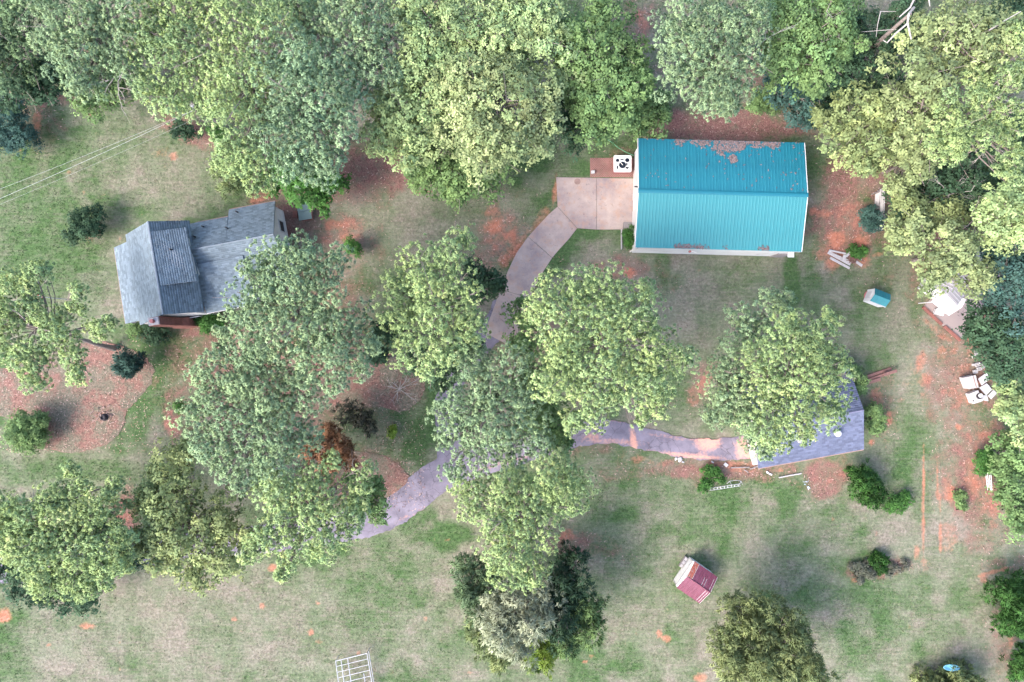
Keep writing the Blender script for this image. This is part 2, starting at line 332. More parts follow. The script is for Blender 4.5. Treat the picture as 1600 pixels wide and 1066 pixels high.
def ground_mat():
    m, t, b = new_mat('ground_cover')
    co = N(t, 'ShaderNodeTexCoord').outputs['Object']
    sep = N(t, 'ShaderNodeSeparateColor'); t.links.new(N(t, 'ShaderNodeAttribute', attribute_name='Col').outputs['Color'], sep.inputs[0])
    lush, clay, lit = sep.outputs[0], sep.outputs[1], sep.outputs[2]
    n_f = noise(t, co, 3.6, 5, .8); n_m = noise(t, co, .9, 6, .7); n_xf = noise(t, co, 8.0, 4, .85); n_c = noise(t, co, 0.35, 4, .6)
    mp = N(t, 'ShaderNodeMapping'); mp.inputs['Scale'].default_value = (0.5, 5.0, 1); mp.inputs['Rotation'].default_value = (0, 0, .06)
    t.links.new(co, mp.inputs[0]); n_mow = noise(t, mp.outputs[0], 1.0, 3)
    dry = ramp(t, n_f, [(0.32, (0.105, 0.096, 0.076)), (0.50, (0.190, 0.165, 0.136)), (0.68, (0.30, 0.262, 0.222))])
    dry = mixc(t, mathn(t, 'MULTIPLY', ramp(t, n_c, [(.4, (0, 0, 0)), (.62, (1, 1, 1))]), .6), dry, ramp(t, n_f, [(0.3, (0.09, 0.115, 0.07)), (0.75, (0.22, 0.245, 0.165))]))
    grn = ramp(t, n_f, [(0.30, (0.030, 0.060, 0.022)), (0.5, (0.058, 0.106, 0.040)), (0.70, (0.110, 0.165, 0.072))])
    f = mathn(t, 'ADD', lush, mathn(t, 'MULTIPLY', mathn(t, 'SUBTRACT', n_m, .5), 1.5))
    f = mathn(t, 'ADD', f, mathn(t, 'MULTIPLY', mathn(t, 'SUBTRACT', n_xf, .5), 1.2))
    f = mathn(t, 'ADD', f, mathn(t, 'MULTIPLY', mathn(t, 'SUBTRACT', n_mow, .5), 0.9), True)
    cc = mixc(t, f, dry, grn)
    straw = ramp(t, n_xf, [(0.30, (0.070, 0.036, 0.036)), (0.50, (0.190, 0.098, 0.088)), (0.72, (0.36, 0.205, 0.175))])
    fl = mathn(t, 'ADD', mathn(t, 'MULTIPLY', lit, 1.35), mathn(t, 'MULTIPLY', mathn(t, 'SUBTRACT', n_m, .66), 2.6))
    fl = mathn(t, 'ADD', fl, mathn(t, 'MULTIPLY', mathn(t, 'SUBTRACT', n_f, .5), 0.8), True)
    cc = mixc(t, fl, cc, straw)
    cl = ramp(t, n_f, [(0.28, (0.24, 0.092, 0.062)), (0.5, (0.38, 0.150, 0.100)), (0.75, (0.50, 0.245, 0.18))])
    fc = mathn(t, 'ADD', mathn(t, 'MULTIPLY', clay, 1.25), mathn(t, 'MULTIPLY', mathn(t, 'SUBTRACT', n_m, .68), 2.0))
    fc = mathn(t, 'ADD', fc, mathn(t, 'MULTIPLY', mathn(t, 'SUBTRACT', n_xf, .5), 0.9), True)
    cc = mixc(t, fc, cc, cl)
    t.links.new(cc, b.inputs['Base Color']); b.inputs['Roughness'].default_value = 1.0; b.inputs['Specular IOR Level'].default_value = 0.1
    bump(t, b, n_f, 0.8, 0.10)
    return m
M['ground'] = ground_mat()
gm = ground_mesh(); gm.materials.append(M['ground'])
tag(link_mesh('ground', gm), kind='structure')

# mulch and pine-straw beds
def bed_mat():
    m, t, b = new_mat('pine_straw_mulch')
    co = N(t, 'ShaderNodeTexCoord').outputs['Object']
    n1 = noise(t, co, 5.5, 5, .85); n2 = noise(t, co, .4, 6, .75); n3 = noise(t, co, 7, 3, .8)
    c1 = ramp(t, n1, [(0.34, (0.07, 0.038, 0.034)), (0.5, (0.190, 0.098, 0.080)), (0.66, (0.31, 0.175, 0.145))])
    c2 = ramp(t, n1, [(0.32, (0.060, 0.060, 0.038)), (0.5, (0.13, 0.115, 0.085)), (0.66, (0.25, 0.20, 0.16))])
    cc = mixc(t, ramp(t, n2, [(.42, (0, 0, 0)), (.54, (1, 1, 1))]), c1, c2)
    cc = mixc(t, ramp(t, n3, [(.30, (1, 1, 1)), (.37, (0, 0, 0))]), cc, (0.06, 0.03, 0.03))
    t.links.new(cc, b.inputs['Base Color']); b.inputs['Roughness'].default_value = 1; bump(t, b, n1, .8, .08)
    return m
M['bed'] = bed_mat()

def smooth_poly(pts, n=6):
    out = []; L = len(pts)
    for i in range(L):
        p0, p1, p2, p3 = (np.array(pts[(i + k - 1) % L], float) for k in range(4))
        for j in range(n):
            u = j / n
            out.append(.5 * ((2 * p1) + (-p0 + p2) * u + (2 * p0 - 5 * p1 + 4 * p2 - p3) * u * u + (-p0 + 3 * p1 - 3 * p2 + p3) * u ** 3))
    return out
def bed(pts):
    b_ = smooth_poly(pts, 8); cx = sum(p[0] for p in b_) / len(b_); cy = sum(p[1] for p in b_) / len(b_)
    rings = []
    for k, (s_, z) in enumerate(((1.0, .003), (.985, .012), (.93, .03), (.6, .05), (.25, .055))):
        r = []
        for i, p in enumerate(b_):
            j = 1 + (.09 * (fbm(np.array(p[0] / 3.0), np.array(p[1] / 3.0), 4) - .5) if k < 3 else 0)
            q = P(cx + (p[0] - cx) * s_ * j, cy + (p[1] - cy) * s_ * j); q.z = z
            r.append(q)
        rings.append(r)
    m = MB(); n = len(b_); vs = [v for r in rings for v in r]; fs = []
    for k in range(len(rings) - 1):
        for i in range(n):
            fs.append((k * n + i, (k + 1) * n + i, (k + 1) * n + (i + 1) % n, k * n + (i + 1) % n))
    vs.append(P(cx, cy) + Vector((0, 0, .055)))
    for i in range(n): fs.append(((len(rings) - 1) * n + i, len(vs) - 1, (len(rings) - 1) * n + (i + 1) % n))
    m.add(vs, fs)
    o = m.build('mulch_bed', M['bed']); tag(o, kind='structure')
bed([(-60, 560), (0, 575), (80, 552), (150, 533), (200, 545), (236, 568), (232, 605), (200, 640), (190, 672), (163, 696), (118, 707), (70, 700), (30, 668), (0, 650), (-60, 640)])
bed([(470, 560), (530, 500), (575, 528), (612, 552), (642, 578), (663, 598), (657, 624), (630, 643), (592, 636), (560, 640), (510, 640), (460, 610)])
bed([(470, 690), (550, 704), (600, 712), (632, 735), (640, 757), (610, 778), (560, 800), (470, 780)])

# ------------------------------------------------------------------ driveways
def road_mat():
    m, t, b = new_mat('old_asphalt')
    co = N(t, 'ShaderNodeTexCoord').outputs['Object']
    sep = N(t, 'ShaderNodeSeparateColor'); t.links.new(N(t, 'ShaderNodeAttribute', attribute_name='Col').outputs['Color'], sep.inputs[0])
    n1 = noise(t, co, 30, 3, .8); n2 = noise(t, co, .7, 5, .6); n3 = noise(t, co, 4, 5, .7)
    a_ = ramp(t, n1, [(.3, (.105, .095, .125)), (.7, (.225, .205, .255))])
    a_ = mixc(t, .7, a_, ramp(t, n2, [(.36, (.60, .57, .62)), (.64, (1.3, 1.25, 1.28))]), 'MULTIPLY')
    v = N(t, 'ShaderNodeTexVoronoi', feature='DISTANCE_TO_EDGE'); v.inputs['Scale'].default_value = .55
    w = N(t, 'ShaderNodeVectorMath', operation='ADD'); nn = N(t, 'ShaderNodeTexNoise'); nn.inputs['Scale'].default_value = 1.2; nn.inputs['Detail'].default_value = 4
    t.links.new(co, nn.inputs['Vector']); t.links.new(co, w.inputs[0]); t.links.new(nn.outputs['Color'], w.inputs[1]); t.links.new(w.outputs[0], v.inputs['Vector'])
    crack = ramp(t, v.outputs['Distance'], [(.0, (1, 1, 1)), (.022, (0, 0, 0))])
    a_ = mixc(t, mathn(t, 'MULTIPLY', crack, .75), a_, (.06, .05, .06))
    fc = mathn(t, 'ADD', mathn(t, 'MULTIPLY', sep.outputs[0], 1.4), mathn(t, 'MULTIPLY', mathn(t, 'SUBTRACT', n3, .62), 2.0), True)
    cc = mixc(t, fc, a_, ramp(t, n1, [(.3, (.42, .19, .14)), (.7, (.66, .36, .28))]))
    t.links.new(cc, b.inputs['Base Color']); b.inputs['Roughness'].default_value = .9; bump(t, b, n1, .3, .02)
    return m
M['road'] = road_mat()
ROADCLAY = [(990, 690, 5, 22, -8, .9), (1105, 690, 22, 16, 0, .75), (1112, 685, 6, 16, 0, .6), (1075, 712, 60, 4, 5, .8), (955, 690, 50, 5, 2, .5), (1160, 700, 12, 20, 10, .7), (1185, 714, 30, 5, 5, .8), (1190, 680, 12, 12, 0, .4), (925, 682, 16, 6, 0, .5), (790, 722, 60, 4, -14, .4), (1060, 684, 60, 3, 6, .3), (655, 800, 60, 3, -22, .3), (970, 655, 20, 5, 0, .4)]
def catmull(pts, n=10):
    out = []; a_ = [np.array(p, float) for p in pts]; a_ = [2 * a_[0] - a_[1]] + a_ + [2 * a_[-1] - a_[-2]]
    for i in range(1, len(a_) - 2):
        p0, p1, p2, p3 = a_[i - 1:i + 3]
        for j in range(n):
            u = j / n
            out.append(.5 * ((2 * p1) + (-p0 + p2) * u + (2 * p0 - 5 * p1 + 4 * p2 - p3) * u * u + (-p0 + 3 * p1 - 3 * p2 + p3) * u ** 3))
    out.append(a_[-2]); return np.array(out)
def ribbon(name, pts, z, parent=None):
    c = catmull(pts, 14); d = np.gradient(c[:, :2], axis=0); d /= np.linalg.norm(d, axis=1)[:, None]
    nrm = np.stack([-d[:, 1], d[:, 0]], 1); K = 9; V = []; C = []
    for i in range(len(c)):
        for k in range(K):
            u = k / (K - 1) * 2 - 1
            jag = (float(fbm(np.array(i / 1.6 + (40 if k else 0)), np.array(2.0), 4)) - .5) * 6.0 if k in (0, K - 1) else 0
            q = c[i, :2] + nrm[i] * (c[i, 2] / 2 * u + jag); p = P(q[0], q[1])
            V.append((p.x, p.y, z if 0 < k < K - 1 else z - .012)); C.append(q)
    V = np.array(V); C = np.array(C); n = len(c)
    i = (np.arange(K - 1)[None, :] + np.arange(n - 1)[:, None] * K).ravel()
    F = np.stack([i, i + K, i + K + 1, i + 1], 1)
    cl = ell(C[:, 0], C[:, 1], ROADCLAY, .3)
    me = np_mesh(name, V, F, np.stack([cl, cl * 0, cl * 0], 1), M['road'])
    o = link_mesh(name, me); tag(o, kind='structure')
    sk = MB()                                                          # the edge thickness
    return o
ribbon('asphalt_driveway', [(-60, 892, 44), (60, 886, 44), (190, 868, 44), (320, 852, 44), (450, 838, 46), (560, 818, 48), (610, 800, 50), (645, 775, 52), (690, 742, 52), (750, 722, 46), (830, 702, 38), (890, 683, 36), (945, 675, 37), (1010, 686, 34), (1070, 700, 32), (1130, 702, 34), (1200, 692, 44)], .034)
ribbon('asphalt_driveway', [(700, 735, 40), (702, 690, 36), (698, 640, 36), (710, 590, 36), (742, 545, 38), (772, 512, 40), (792, 478, 44)], .028)

dw = empty('concrete_driveway', P(880, 360)); tag(dw, kind='structure')
def conc_mat():
    m, t, b = new_mat('driveway_concrete')
    co = N(t, 'ShaderNodeNewGeometry').outputs['Position']
    n1 = noise(t, co, .35, 5, .65); n2 = noise(t, co, 22, 4, .75); n3 = noise(t, co, 1.1, 6, .7); n4 = noise(t, co, 3.5, 4, .6)
    cc = ramp(t, n1, [(.32, (.21, .165, .18)), (.5, (.31, .245, .235)), (.7, (.42, .335, .30))])
    cc = mixc(t, .5, cc, ramp(t, n2, [(.3, (.8, .8, .8)), (.7, (1.2, 1.2, 1.2))]), 'MULTIPLY')
    cc = mixc(t, mathn(t, 'MULTIPLY', ramp(t, n3, [(.50, (0, 0, 0)), (.68, (1, 1, 1))]), .75), cc, (.36, .22, .17))
    cc = mixc(t, mathn(t, 'MULTIPLY', ramp(t, n4, [(.60, (0, 0, 0)), (.70, (1, 1, 1))]), .55), cc, (.15, .125, .13))
    t.links.new(cc, b.inputs['Base Color']); b.inputs['Roughness'].default_value = .9; bump(t, b, n2, .2, .02)
    return m
M['drive'] = conc_mat()
def slab_poly(pts, name='slab', z=.055, m_=None, parent=dw):
    w_ = [P(*p) for p in pts]
    c = sum(w_, Vector()) / len(w_)
    w_ = [p + (c - p).normalized() * .02 for p in w_]
    if sum((w_[i].x * w_[(i + 1) % len(w_)].y - w_[(i + 1) % len(w_)].x * w_[i].y) for i in range(len(w_))) < 0: w_ = w_[::-1]
    return bevel(MB().prism(w_, -.12, z).build(name, m_ or M['drive'], parent, True), .012, 1)
slab_poly([(869, 277), (932, 278), (932, 359), (902, 357), (871, 323)])
slab_poly([(932, 278), (992, 279), (992, 347), (974, 349), (974, 359), (932, 359)])
slab_poly([(871, 323), (902, 357), (889, 374), (875, 389), (863, 403), (825, 370), (843, 350), (857, 335)])
slab_poly([(825, 370), (863, 403), (852, 420), (842, 436), (833, 455), (828, 466), (782, 452), (794, 422), (807, 395)])
slab_poly([(782, 452), (828, 466), (820, 490), (812, 520), (795, 540), (757, 520), (768, 490)], z=.05)

# ------------------------------------------------------------------ roofs
def quad_pt(A, B, C, D, u, v):
    """A-B upper edge, D-C lower edge; arrays u, v"""
    A, B, C, D = (np.array(p)[None, :] for p in (A, B, C, D)); u = u[:, None]; v = v[:, None]
    return (A * (1 - u) + B * u) * (1 - v) + (D * (1 - u) + C * u) * v
def shingles(A, B, C, D, c, parent, course=.19, tab=.34, lift=.008):
    A, B, C, D = (Vector(p) for p in (A, B, C, D))
    n = (B - A).cross(D - A).normalized();  n = n if n.z > 0 else -n
    n = np.array(n); Ls = ((D - A).length + (C - B).length) / 2; Lw = ((B - A).length + (C - D).length) / 2
    nc, nw = max(3, int(Ls / course)), max(3, int(Lw / tab)); V = []; Cc = []; cnt = 0
    for j in range(nc):
        off = (j % 2) * .5; k = np.arange(-1, nw + 1)
        u0 = np.clip((k + off + .02) / nw, 0, 1); u1 = np.clip((k + 1 + off - .02) / nw, 0, 1); ok = u1 - u0 > .001; u0, u1 = u0[ok], u1[ok]
        m_ = len(u0); v0 = np.full(m_, j / nc); v1 = np.full(m_, min(1.0, (j + 1.02) / nc))
        hh = (lift + rng.random(m_) * .008)[:, None] * n[None]
        a0 = quad_pt(A, B, C, D, u0, v0) + n * .004; a1 = quad_pt(A, B, C, D, u1, v0) + n * .004
        b0 = quad_pt(A, B, C, D, u0, v1); b1 = quad_pt(A, B, C, D, u1, v1)
        q = np.stack([a0, a1, b1 + hh, b0 + hh, b1, b0], 1)
        V.append(q.reshape(-1, 3)); cnt += m_
        tone = (.76 + .48 * rng.random(m_)) * (1 + .06 * (rng.random() - .5))
        Cc.append(np.repeat(np.array(c)[None] * tone[:, None], 6, 0))
    V = np.concatenate(V); Cc = np.concatenate(Cc); b_ = np.arange(cnt)[:, None] * 6
    F = np.concatenate([b_ + np.array([[0, 1, 2, 3]]), b_ + np.array([[3, 2, 4, 5]])])
    o = link_mesh('shingles', np_mesh('shingles', V, F, Cc, M['shingle']), parent, True); o['kind'] = 'stuff'
    return o
def roof(parent, A, B, C, D, c, deck='deck', name='roof', t=.14):
    r = MB().slab([A, B, C, D], t).build(name, M[deck], parent, True)
    shingles(A, B, C, D, c, r); return r
def ridge_cap(parent, A, B, r, m_):
    return MB().tube([A, B], r, 6).build('ridge_cap', m_, parent, True)

# ------------------------------------------------------------------ farmhouse
SH = (0.145, 0.185, 0.225)
hb = P(300, 440)
house = tag(empty('farmhouse', hb), 'grey shingled farmhouse with white walls and a brick chimney in the left half', 'house')
rN, rS = P(231, 346, 7.0), P(252, 487, 7.0)
wN, wS = P(196, 367, 4.0), P(219, 508, 4.0)
u_ = (wS - wN).normalized(); p_ = Vector((-u_.y, u_.x, 0)); u2 = Vector((u_.x, u_.y, 0)).normalized(); p_ = Vector((-u2.y, u2.x, 0))
rS = rN + u2 * 8.25 ; rS.z = 7.0
wS = wN + u2 * 8.4
eN = rN + p_ * 2.7; eN.z = 4.95; eS = rS + p_ * 2.7 + u2 * .1; eS.z = 4.95
roof(house, rN, rS, wS, wN, SH); roof(house, rN, rS, eS, eN, SH)
ridge_cap(house, rN + Vector((0, 0, .0)), rS, .09, M['deck'])
# porch roof along the west side
pN, pS = P(178, 387, 2.7), P(196, 506, 2.7)
iN, iS = P(198, 378, 3.45), P(218, 501, 3.45)
roof(house, iN, iS, pS, pN, SH, t=.12)
MB().tube([pN + Vector((0, 0, -.05)), pS + Vector((0, 0, -.05))], .06, 6).build('gutter', M['copper'], house, True)
for k in range(4):
    q = pN.lerp(pS, (k + .08) / 3.2) + Vector((.25, -.12, 0))
    MB().box(q.x - .07, q.x + .07, q.y - .07, q.y + .07, 0, 2.6).build('porch_post', M['trim'], house, True)
# dormer
dNW, dNE, dSE, dSW = P(236, 362, 6.95), P(291, 355, 6.05), P(308, 439, 6.05), P(251, 446, 6.95)
roof(house, dNW, dSW, dSE, dNE, SH, t=.12)
dm = MB()
def wall_quad(mb, a_, b_, z0, z1a, z1b):
    th = .12; d = Vector((b_[0] - a_[0], b_[1] - a_[1], 0)).normalized(); n = Vector((-d.y, d.x, 0)) * th
    vs = []
    for s_ in (Vector(), n):
        vs += [Vector((a_[0], a_[1], z0)) + s_, Vector((b_[0], b_[1], z0)) + s_, Vector((b_[0], b_[1], z1b)) + s_, Vector((a_[0], a_[1], z1a)) + s_]
    mb.add(vs, [(0, 1, 2, 3), (7, 6, 5, 4), (0, 4, 5, 1), (1, 5, 6, 2), (2, 6, 7, 3), (3, 7, 4, 0)])
q1, q2, q3, q4 = (v + (sum((dNW, dNE, dSE, dSW), Vector()) / 4 - v).normalized() * .95 for v in (dNW, dNE, dSE, dSW))
wall_quad(dm, q2, q3, 4.3, 5.95, 5.95); wall_quad(dm, q3, q4, 4.2, 5.98, 6.75); wall_quad(dm, q1, q2, 4.2, 6.75, 5.98)
dm.build('dormer_wall', M['white'], house, True)
# main block walls with gables
cNW, cSW = wN + p_ * .35 + u2 * .3, wS + p_ * .35 - u2 * .04
cNE, cSE = eN - p_ * .75 + u2 * .3, eS - p_ * .75 - u2 * .04
wm = MB(); wall_quad(wm, cNW, cSW, 0, 3.9, 3.9)
for (a_, b_) in ((cSW, cSE), (cNE, cNW)):
    rz = (rS if a_ is cSW else rN); mid = Vector((rz.x, rz.y, 0)) + (u2 * -.04 if a_ is cSW else u2 * .3)
    za = 3.9 if a_ is cSW else 4.85; zb = 4.85 if a_ is cSW else 3.9
    wall_quad(wm, a_, mid, 0, za, 6.8); wall_quad(wm, mid, b_, 0, 6.8, zb)
wall_quad(wm, cSE, cNE, 0, 4.8, 4.8)
wm.build('wall', M['white'], house, True)
for (c0, w0) in ((.30, .5), (.72, .45)):                                # gable windows beside the chimney
    q = cSW.lerp(cSE, c0); d = (cSE - cSW); d.z = 0; d.normalize(); n = Vector((d.y, -d.x, 0))
    z0, z1 = (4.2, 5.0) if c0 < .4 else (1.0, 2.3)
    wf = MB(); a_ = q - d * w0 + n * .05; b_ = q + d * w0 + n * .05
    fr = MB()
    for (x0, x1, y0, y1) in ((-w0, w0, z0 - .07, z0), (-w0, w0, z1, z1 + .07), (-w0 - .07, -w0, z0 - .07, z1 + .07), (w0, w0 + .07, z0 - .07, z1 + .07), (-.025, .025, z0, z1)):
        vs = [q + d * x + n * o_ + Vector((0, 0, z - q.z)) for o_ in (.0, .08) for (x, z) in ((x0, y0), (x1, y0), (x1, y1), (x0, y1))]
        fr.add(vs, [(3, 2, 1, 0), (4, 5, 6, 7), (0, 1, 5, 4), (1, 2, 6, 5), (2, 3, 7, 6), (3, 0, 4, 7)])
    win = fr.build('window', M['trim'], house, True)
    vs = [q + d * x + n * .03 + Vector((0, 0, z - q.z)) for (x, z) in ((-w0, z0), (w0, z0), (w0, z1), (-w0, z1))]
    MB().add(vs, [(0, 1, 2, 3)]).build('pane', M['glass'], win, True)
# chimney with real bricks
ch = Vector((-31.1, 1.72, 0))
def bricks(mb, cx, cy, w, d, z0, z1, rot=0.0, bl=.21, bh=.075):
    R_ = Matrix.Translation((cx, cy, 0)) @ Matrix.Rotation(rot, 4, 'Z'); z = z0; j = 0
    while z < z1 - .02:
        for side, (L, off) in enumerate(((w, d), (d, w), (w, d), (d, w))):
            n = max(1, round(L / bl)); s0 = -(j % 2) * .5
            for k in range(n + (j % 2)):
                x0 = max(-L / 2, -L / 2 + (k + s0) * L / n) + .006; x1 = min(L / 2, -L / 2 + (k + 1 + s0) * L / n) - .006
                if x1 - x0 < .03: continue
                pr = random.random() * .008
                mb.box(x0, x1, -off / 2 - .012 - pr, -off / 2 + .02, z + .005, z + bh - .007, R_ @ Matrix.Rotation(side * math.pi / 2, 4, 'Z'))
        z += bh; j += 1
ang = math.atan2(u2.y, u2.x) + math.pi / 2
def core(w, d, z0, z1, name, mname):
    return MB().box(-w / 2, w / 2, -d / 2, d / 2, z0, z1, Matrix.Translation(ch) @ Matrix.Rotation(ang, 4, 'Z'))
chm = core(.95, .7, 0, 7.4, '', '').build('chimney', M['mortar'], house, True)
bb = MB(); bricks(bb, ch.x, ch.y, .97, .72, 3.2, 7.35, ang, bh=.085); bb2 = MB()
o = bb.build('bricks', M['brick'], chm, True); o['kind'] = 'stuff'
base = core(1.55, .8, 0, 2.6, '', '').build('chimney_base', M['mortar'], house, True)
bricks(bb2, ch.x, ch.y, 1.57, .82, 0, 2.6, ang, bh=.085); o = bb2.build('bricks', M['brick'], base, True); o['kind'] = 'stuff'
sh_ = MB(); R_ = Matrix.Translation(ch) @ Matrix.Rotation(ang, 4, 'Z')
vs = [R_ @ Vector(v) for v in ((-.80, -.42, 2.6), (.80, -.42, 2.6), (.80, .42, 2.6), (-.80, .42, 2.6), (-.49, -.37, 3.3), (.49, -.37, 3.3), (.49, .37, 3.3), (-.49, .37, 3.3))]
sh_.add(vs, [(0, 1, 5, 4), (1, 2, 6, 5), (2, 3, 7, 6), (3, 0, 4, 7)]).build('chimney_shoulder', M['brick'], house, True)
cap = core(.9, .66, 7.4, 7.5, '', '').build('chimney_cap', M['block'], house, True)
MB().tube([ch + Vector((0, 0, 7.5)), ch + Vector((0, 0, 7.85))], .17, 10).build('flue', M['clayred'], house, True)
# east wing
gN1, gN2 = P(300, 390, 5.4), P(427, 366, 5.4)
gd = (gN2 - gN1); gd.z = 0; gd.normalize(); gp = Vector((-gd.y, gd.x, 0))
A = gN1 + gd * .0; B = gN2
st = A + gd * 3.05                                                     # where the eave steps out
NW_ = A + gp * 2.75; NW_.z = 3.65; NM = st + gp * 2.75; NM.z = 3.65
roof(house, A - gd * .8, st, NM, NW_ - gd * .8, SH)
NM2 = st + gp * 3.5; NM2.z = 3.1; NE_ = B + gp * 3.5; NE_.z = 3.1
roof(house, st, B, NE_, NM2, SH)
SWr = A - gp * 3.5; SWr.z = 3.1; SEr = B - gp * 3.5; SEr.z = 3.1
roof(house, A - gd * .9, B, SEr, SWr - gd * .9, SH)
ridge_cap(house, A + gd * .2, B - Vector((0, 0, .02)), .05, M['deck'])
x1 = A - gp * 1.25 - gd * .7; x1.z = 4.72; x2 = A - gp * 1.25 + gd * 4.1; x2.z = 4.72
x3 = x2 - gp * 4.35; x3.z = 3.25; x4 = x1 - gp * 4.35 - gd * .0; x4.z = 3.25
roof(house, x1, x2, x3, x4, SH, t=.2)
MB().tube([x3 + Vector((0, 0, -.1)), x4 + Vector((0, 0, -.1))], .06, 6).build('gutter', M['trim'], house, True)
MB().tube([NW_ + Vector((0, .03, -.08)), NM + Vector((0, .03, -.08))], .05, 6).build('gutter', M['copper'], house, True)
MB().tube([NM2 + Vector((0, .03, -.08)), NE_ + Vector((0, .03, -.08))], .05, 6).build('gutter', M['copper'], house, True)
ww = MB()
a1 = NE_ - gd * .3 - gp * .3; a2 = SEr - gd * .3 + gp * .3; mid = B - gd * .3
wall_quad(ww, a2, mid, 0, 3.05, 5.2); wall_quad(ww, mid, a1, 0, 5.2, 3.05)
wall_quad(ww, a1, NM2 - gp * .3 + gd * .1, 0, 3.0, 3.0); wall_quad(ww, NM - gp * .3, NW_ - gp * .3, 0, 3.5, 3.5)
wall_quad(ww, x4 + gp * .35, x3 + gp * .35 - gd * .3, 0, 3.2, 3.2); wall_quad(ww, x3 + gp * .35 - gd * .3, x2 - gd * .3, 0, 3.2, 4.6); wall_quad(ww, SWr + gp * .3, a2, 0, 3.0, 3.0)
ww.build('wing_wall', M['white'], house, True)
q = mid + gp * .6 + gd * .02
for (yy, z0, z1, hw) in ((-.6, 1.0, 2.2, .5), (1.4, 1.0, 2.2, .5)):
    c_ = Vector((mid.x, mid.y, 0)) + gp * yy + gd * .03
    fr = MB()
    for (x0, x1_, y0, y1) in ((-hw, hw, z0 - .08, z0), (-hw, hw, z1, z1 + .08), (-hw - .08, -hw, z0 - .08, z1 + .08), (hw, hw + .08, z0 - .08, z1 + .08)):
        vs = [c_ + gp * x + gd * o_ + Vector((0, 0, z)) for o_ in (-.02, .06) for (x, z) in ((x0, y0), (x1_, y0), (x1_, y1), (x0, y1))]
        fr.add(vs, [(3, 2, 1, 0), (4, 5, 6, 7), (0, 1, 5, 4), (1, 2, 6, 5), (2, 3, 7, 6), (3, 0, 4, 7)])
    win = fr.build('window', M['trim'], house, True)
    MB().add([c_ + gp * x + gd * .02 + Vector((0, 0, z)) for (x, z) in ((-hw, z0), (hw, z0), (hw, z1), (-hw, z1))], [(0, 1, 2, 3)]).build('pane', M['glass'], win, True)
for (px, py, h_) in ((370, 331, 3.7), (354, 356, 4.7), (317, 354, 4.2), (304, 370, 4.8), (267, 390, 6.7)):
    q = P(px, py, h_)
    MB().tube([q - Vector((0, 0, .25)), q + Vector((0, 0, .28))], .07, 8).build('vent_pipe', M['dark'], house, True)

# ------------------------------------------------------------------ the big metal building
RB = math.radians(-1.5)
bld = tag(empty('metal_workshop', (18.98, 13.33, 0), RB), 'long white metal building with a bright teal ribbed roof beside the concrete driveway', 'building')
BW, BD, EH, RH = 15.2, 9.98, 4.3, 5.3
def panel_mesh(name, w, L, ribs, m_, rh=.012):
    xs = []; 
    for k in range(ribs):
        c = (k + .5) * w / ribs; s_ = w / ribs
        xs += [(c - s_ / 2, 0), (c - .055, 0), (c - .028, rh), (c + .028, rh), (c + .055, 0)]
    xs.append((w, 0)); n = len(xs)
    m = MB(); m.add([(x, y, z) for y in (0, -L) for (x, z) in xs], [(i, n + i, n + i + 1, i + 1) for i in range(n - 1)])
    m.add([(x, y, -.012) for y in (0, -L) for x in (0, w)], [(0, 1, 3, 2)])
    return m.mesh(name, m_)
SLn = math.hypot(BD / 2, RH - EH); pit = math.atan2(RH - EH, BD / 2)
npan = 17; pw = BW / npan
for side, mm in ((0, M['teal_south_lit']), (1, M['teal_north_shaded'])):
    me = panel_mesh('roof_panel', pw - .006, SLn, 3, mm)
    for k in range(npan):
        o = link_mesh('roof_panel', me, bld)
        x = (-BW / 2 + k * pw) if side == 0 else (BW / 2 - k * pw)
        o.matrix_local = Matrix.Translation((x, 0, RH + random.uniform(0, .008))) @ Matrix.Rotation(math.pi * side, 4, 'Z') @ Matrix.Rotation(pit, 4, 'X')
MB().add([(x, y, z) for x in (-BW / 2 - .04, BW / 2 + .04) for (y, z) in ((-.20, RH + .0), (-.07, RH + .06), (.07, RH + .06), (.20, RH + .0))],
         [(0, 4, 5, 1), (1, 5, 6, 2), (2, 6, 7, 3)]).build('ridge_cap', M['teal_ridge'], bld)
wi = .5
wb = MB()
for (a_, b_) in (((-BW / 2 + wi, -BD / 2 + .10), (BW / 2 - wi, -BD / 2 + .10)), ((BW / 2 - wi, BD / 2 - .10), (-BW / 2 + wi, BD / 2 - .10))):
    wall_quad(wb, a_, b_, 0, EH - .06, EH - .06)
for sx in (-1, 1):
    x = sx * (BW / 2 - wi); ys = (-BD / 2 + .10, 0, BD / 2 - .10)
    pts = [(ys[0], 0), (ys[2], 0), (ys[2], EH - .03), (0, RH - .06), (ys[0], EH - .03)]
    vs = [(x + o_, y, z) for o_ in (-.06, .06) for (y, z) in pts]; n = 5
    wb.add(vs, [tuple(range(5))[::-1], tuple(range(5, 10))] + [(i, (i + 1) % 5, 5 + (i + 1) % 5, 5 + i) for i in range(5)])
wb.build('wall', M['white'], bld)
rb = MB()
for k in range(60):
    x = -BW / 2 + .25 + k * (BW - .5) / 59
    rb.box(x - .02, x + .02, -BD / 2 + .22, -BD / 2 + .1001, .1, EH - .1)
rb.build('wall_ribs', M['white'], bld)['kind'] = 'stuff'
for y0 in (-BD / 2 + .02, BD / 2 - .02):
    s_ = -1 if y0 < 0 else 1
    MB().box(-BW / 2, BW / 2, y0 - .03, y0 + .09 * s_ * -1 if s_ > 0 else y0 + .09, EH - .18, EH - .035).build('eave_trim', M['trim'], bld)
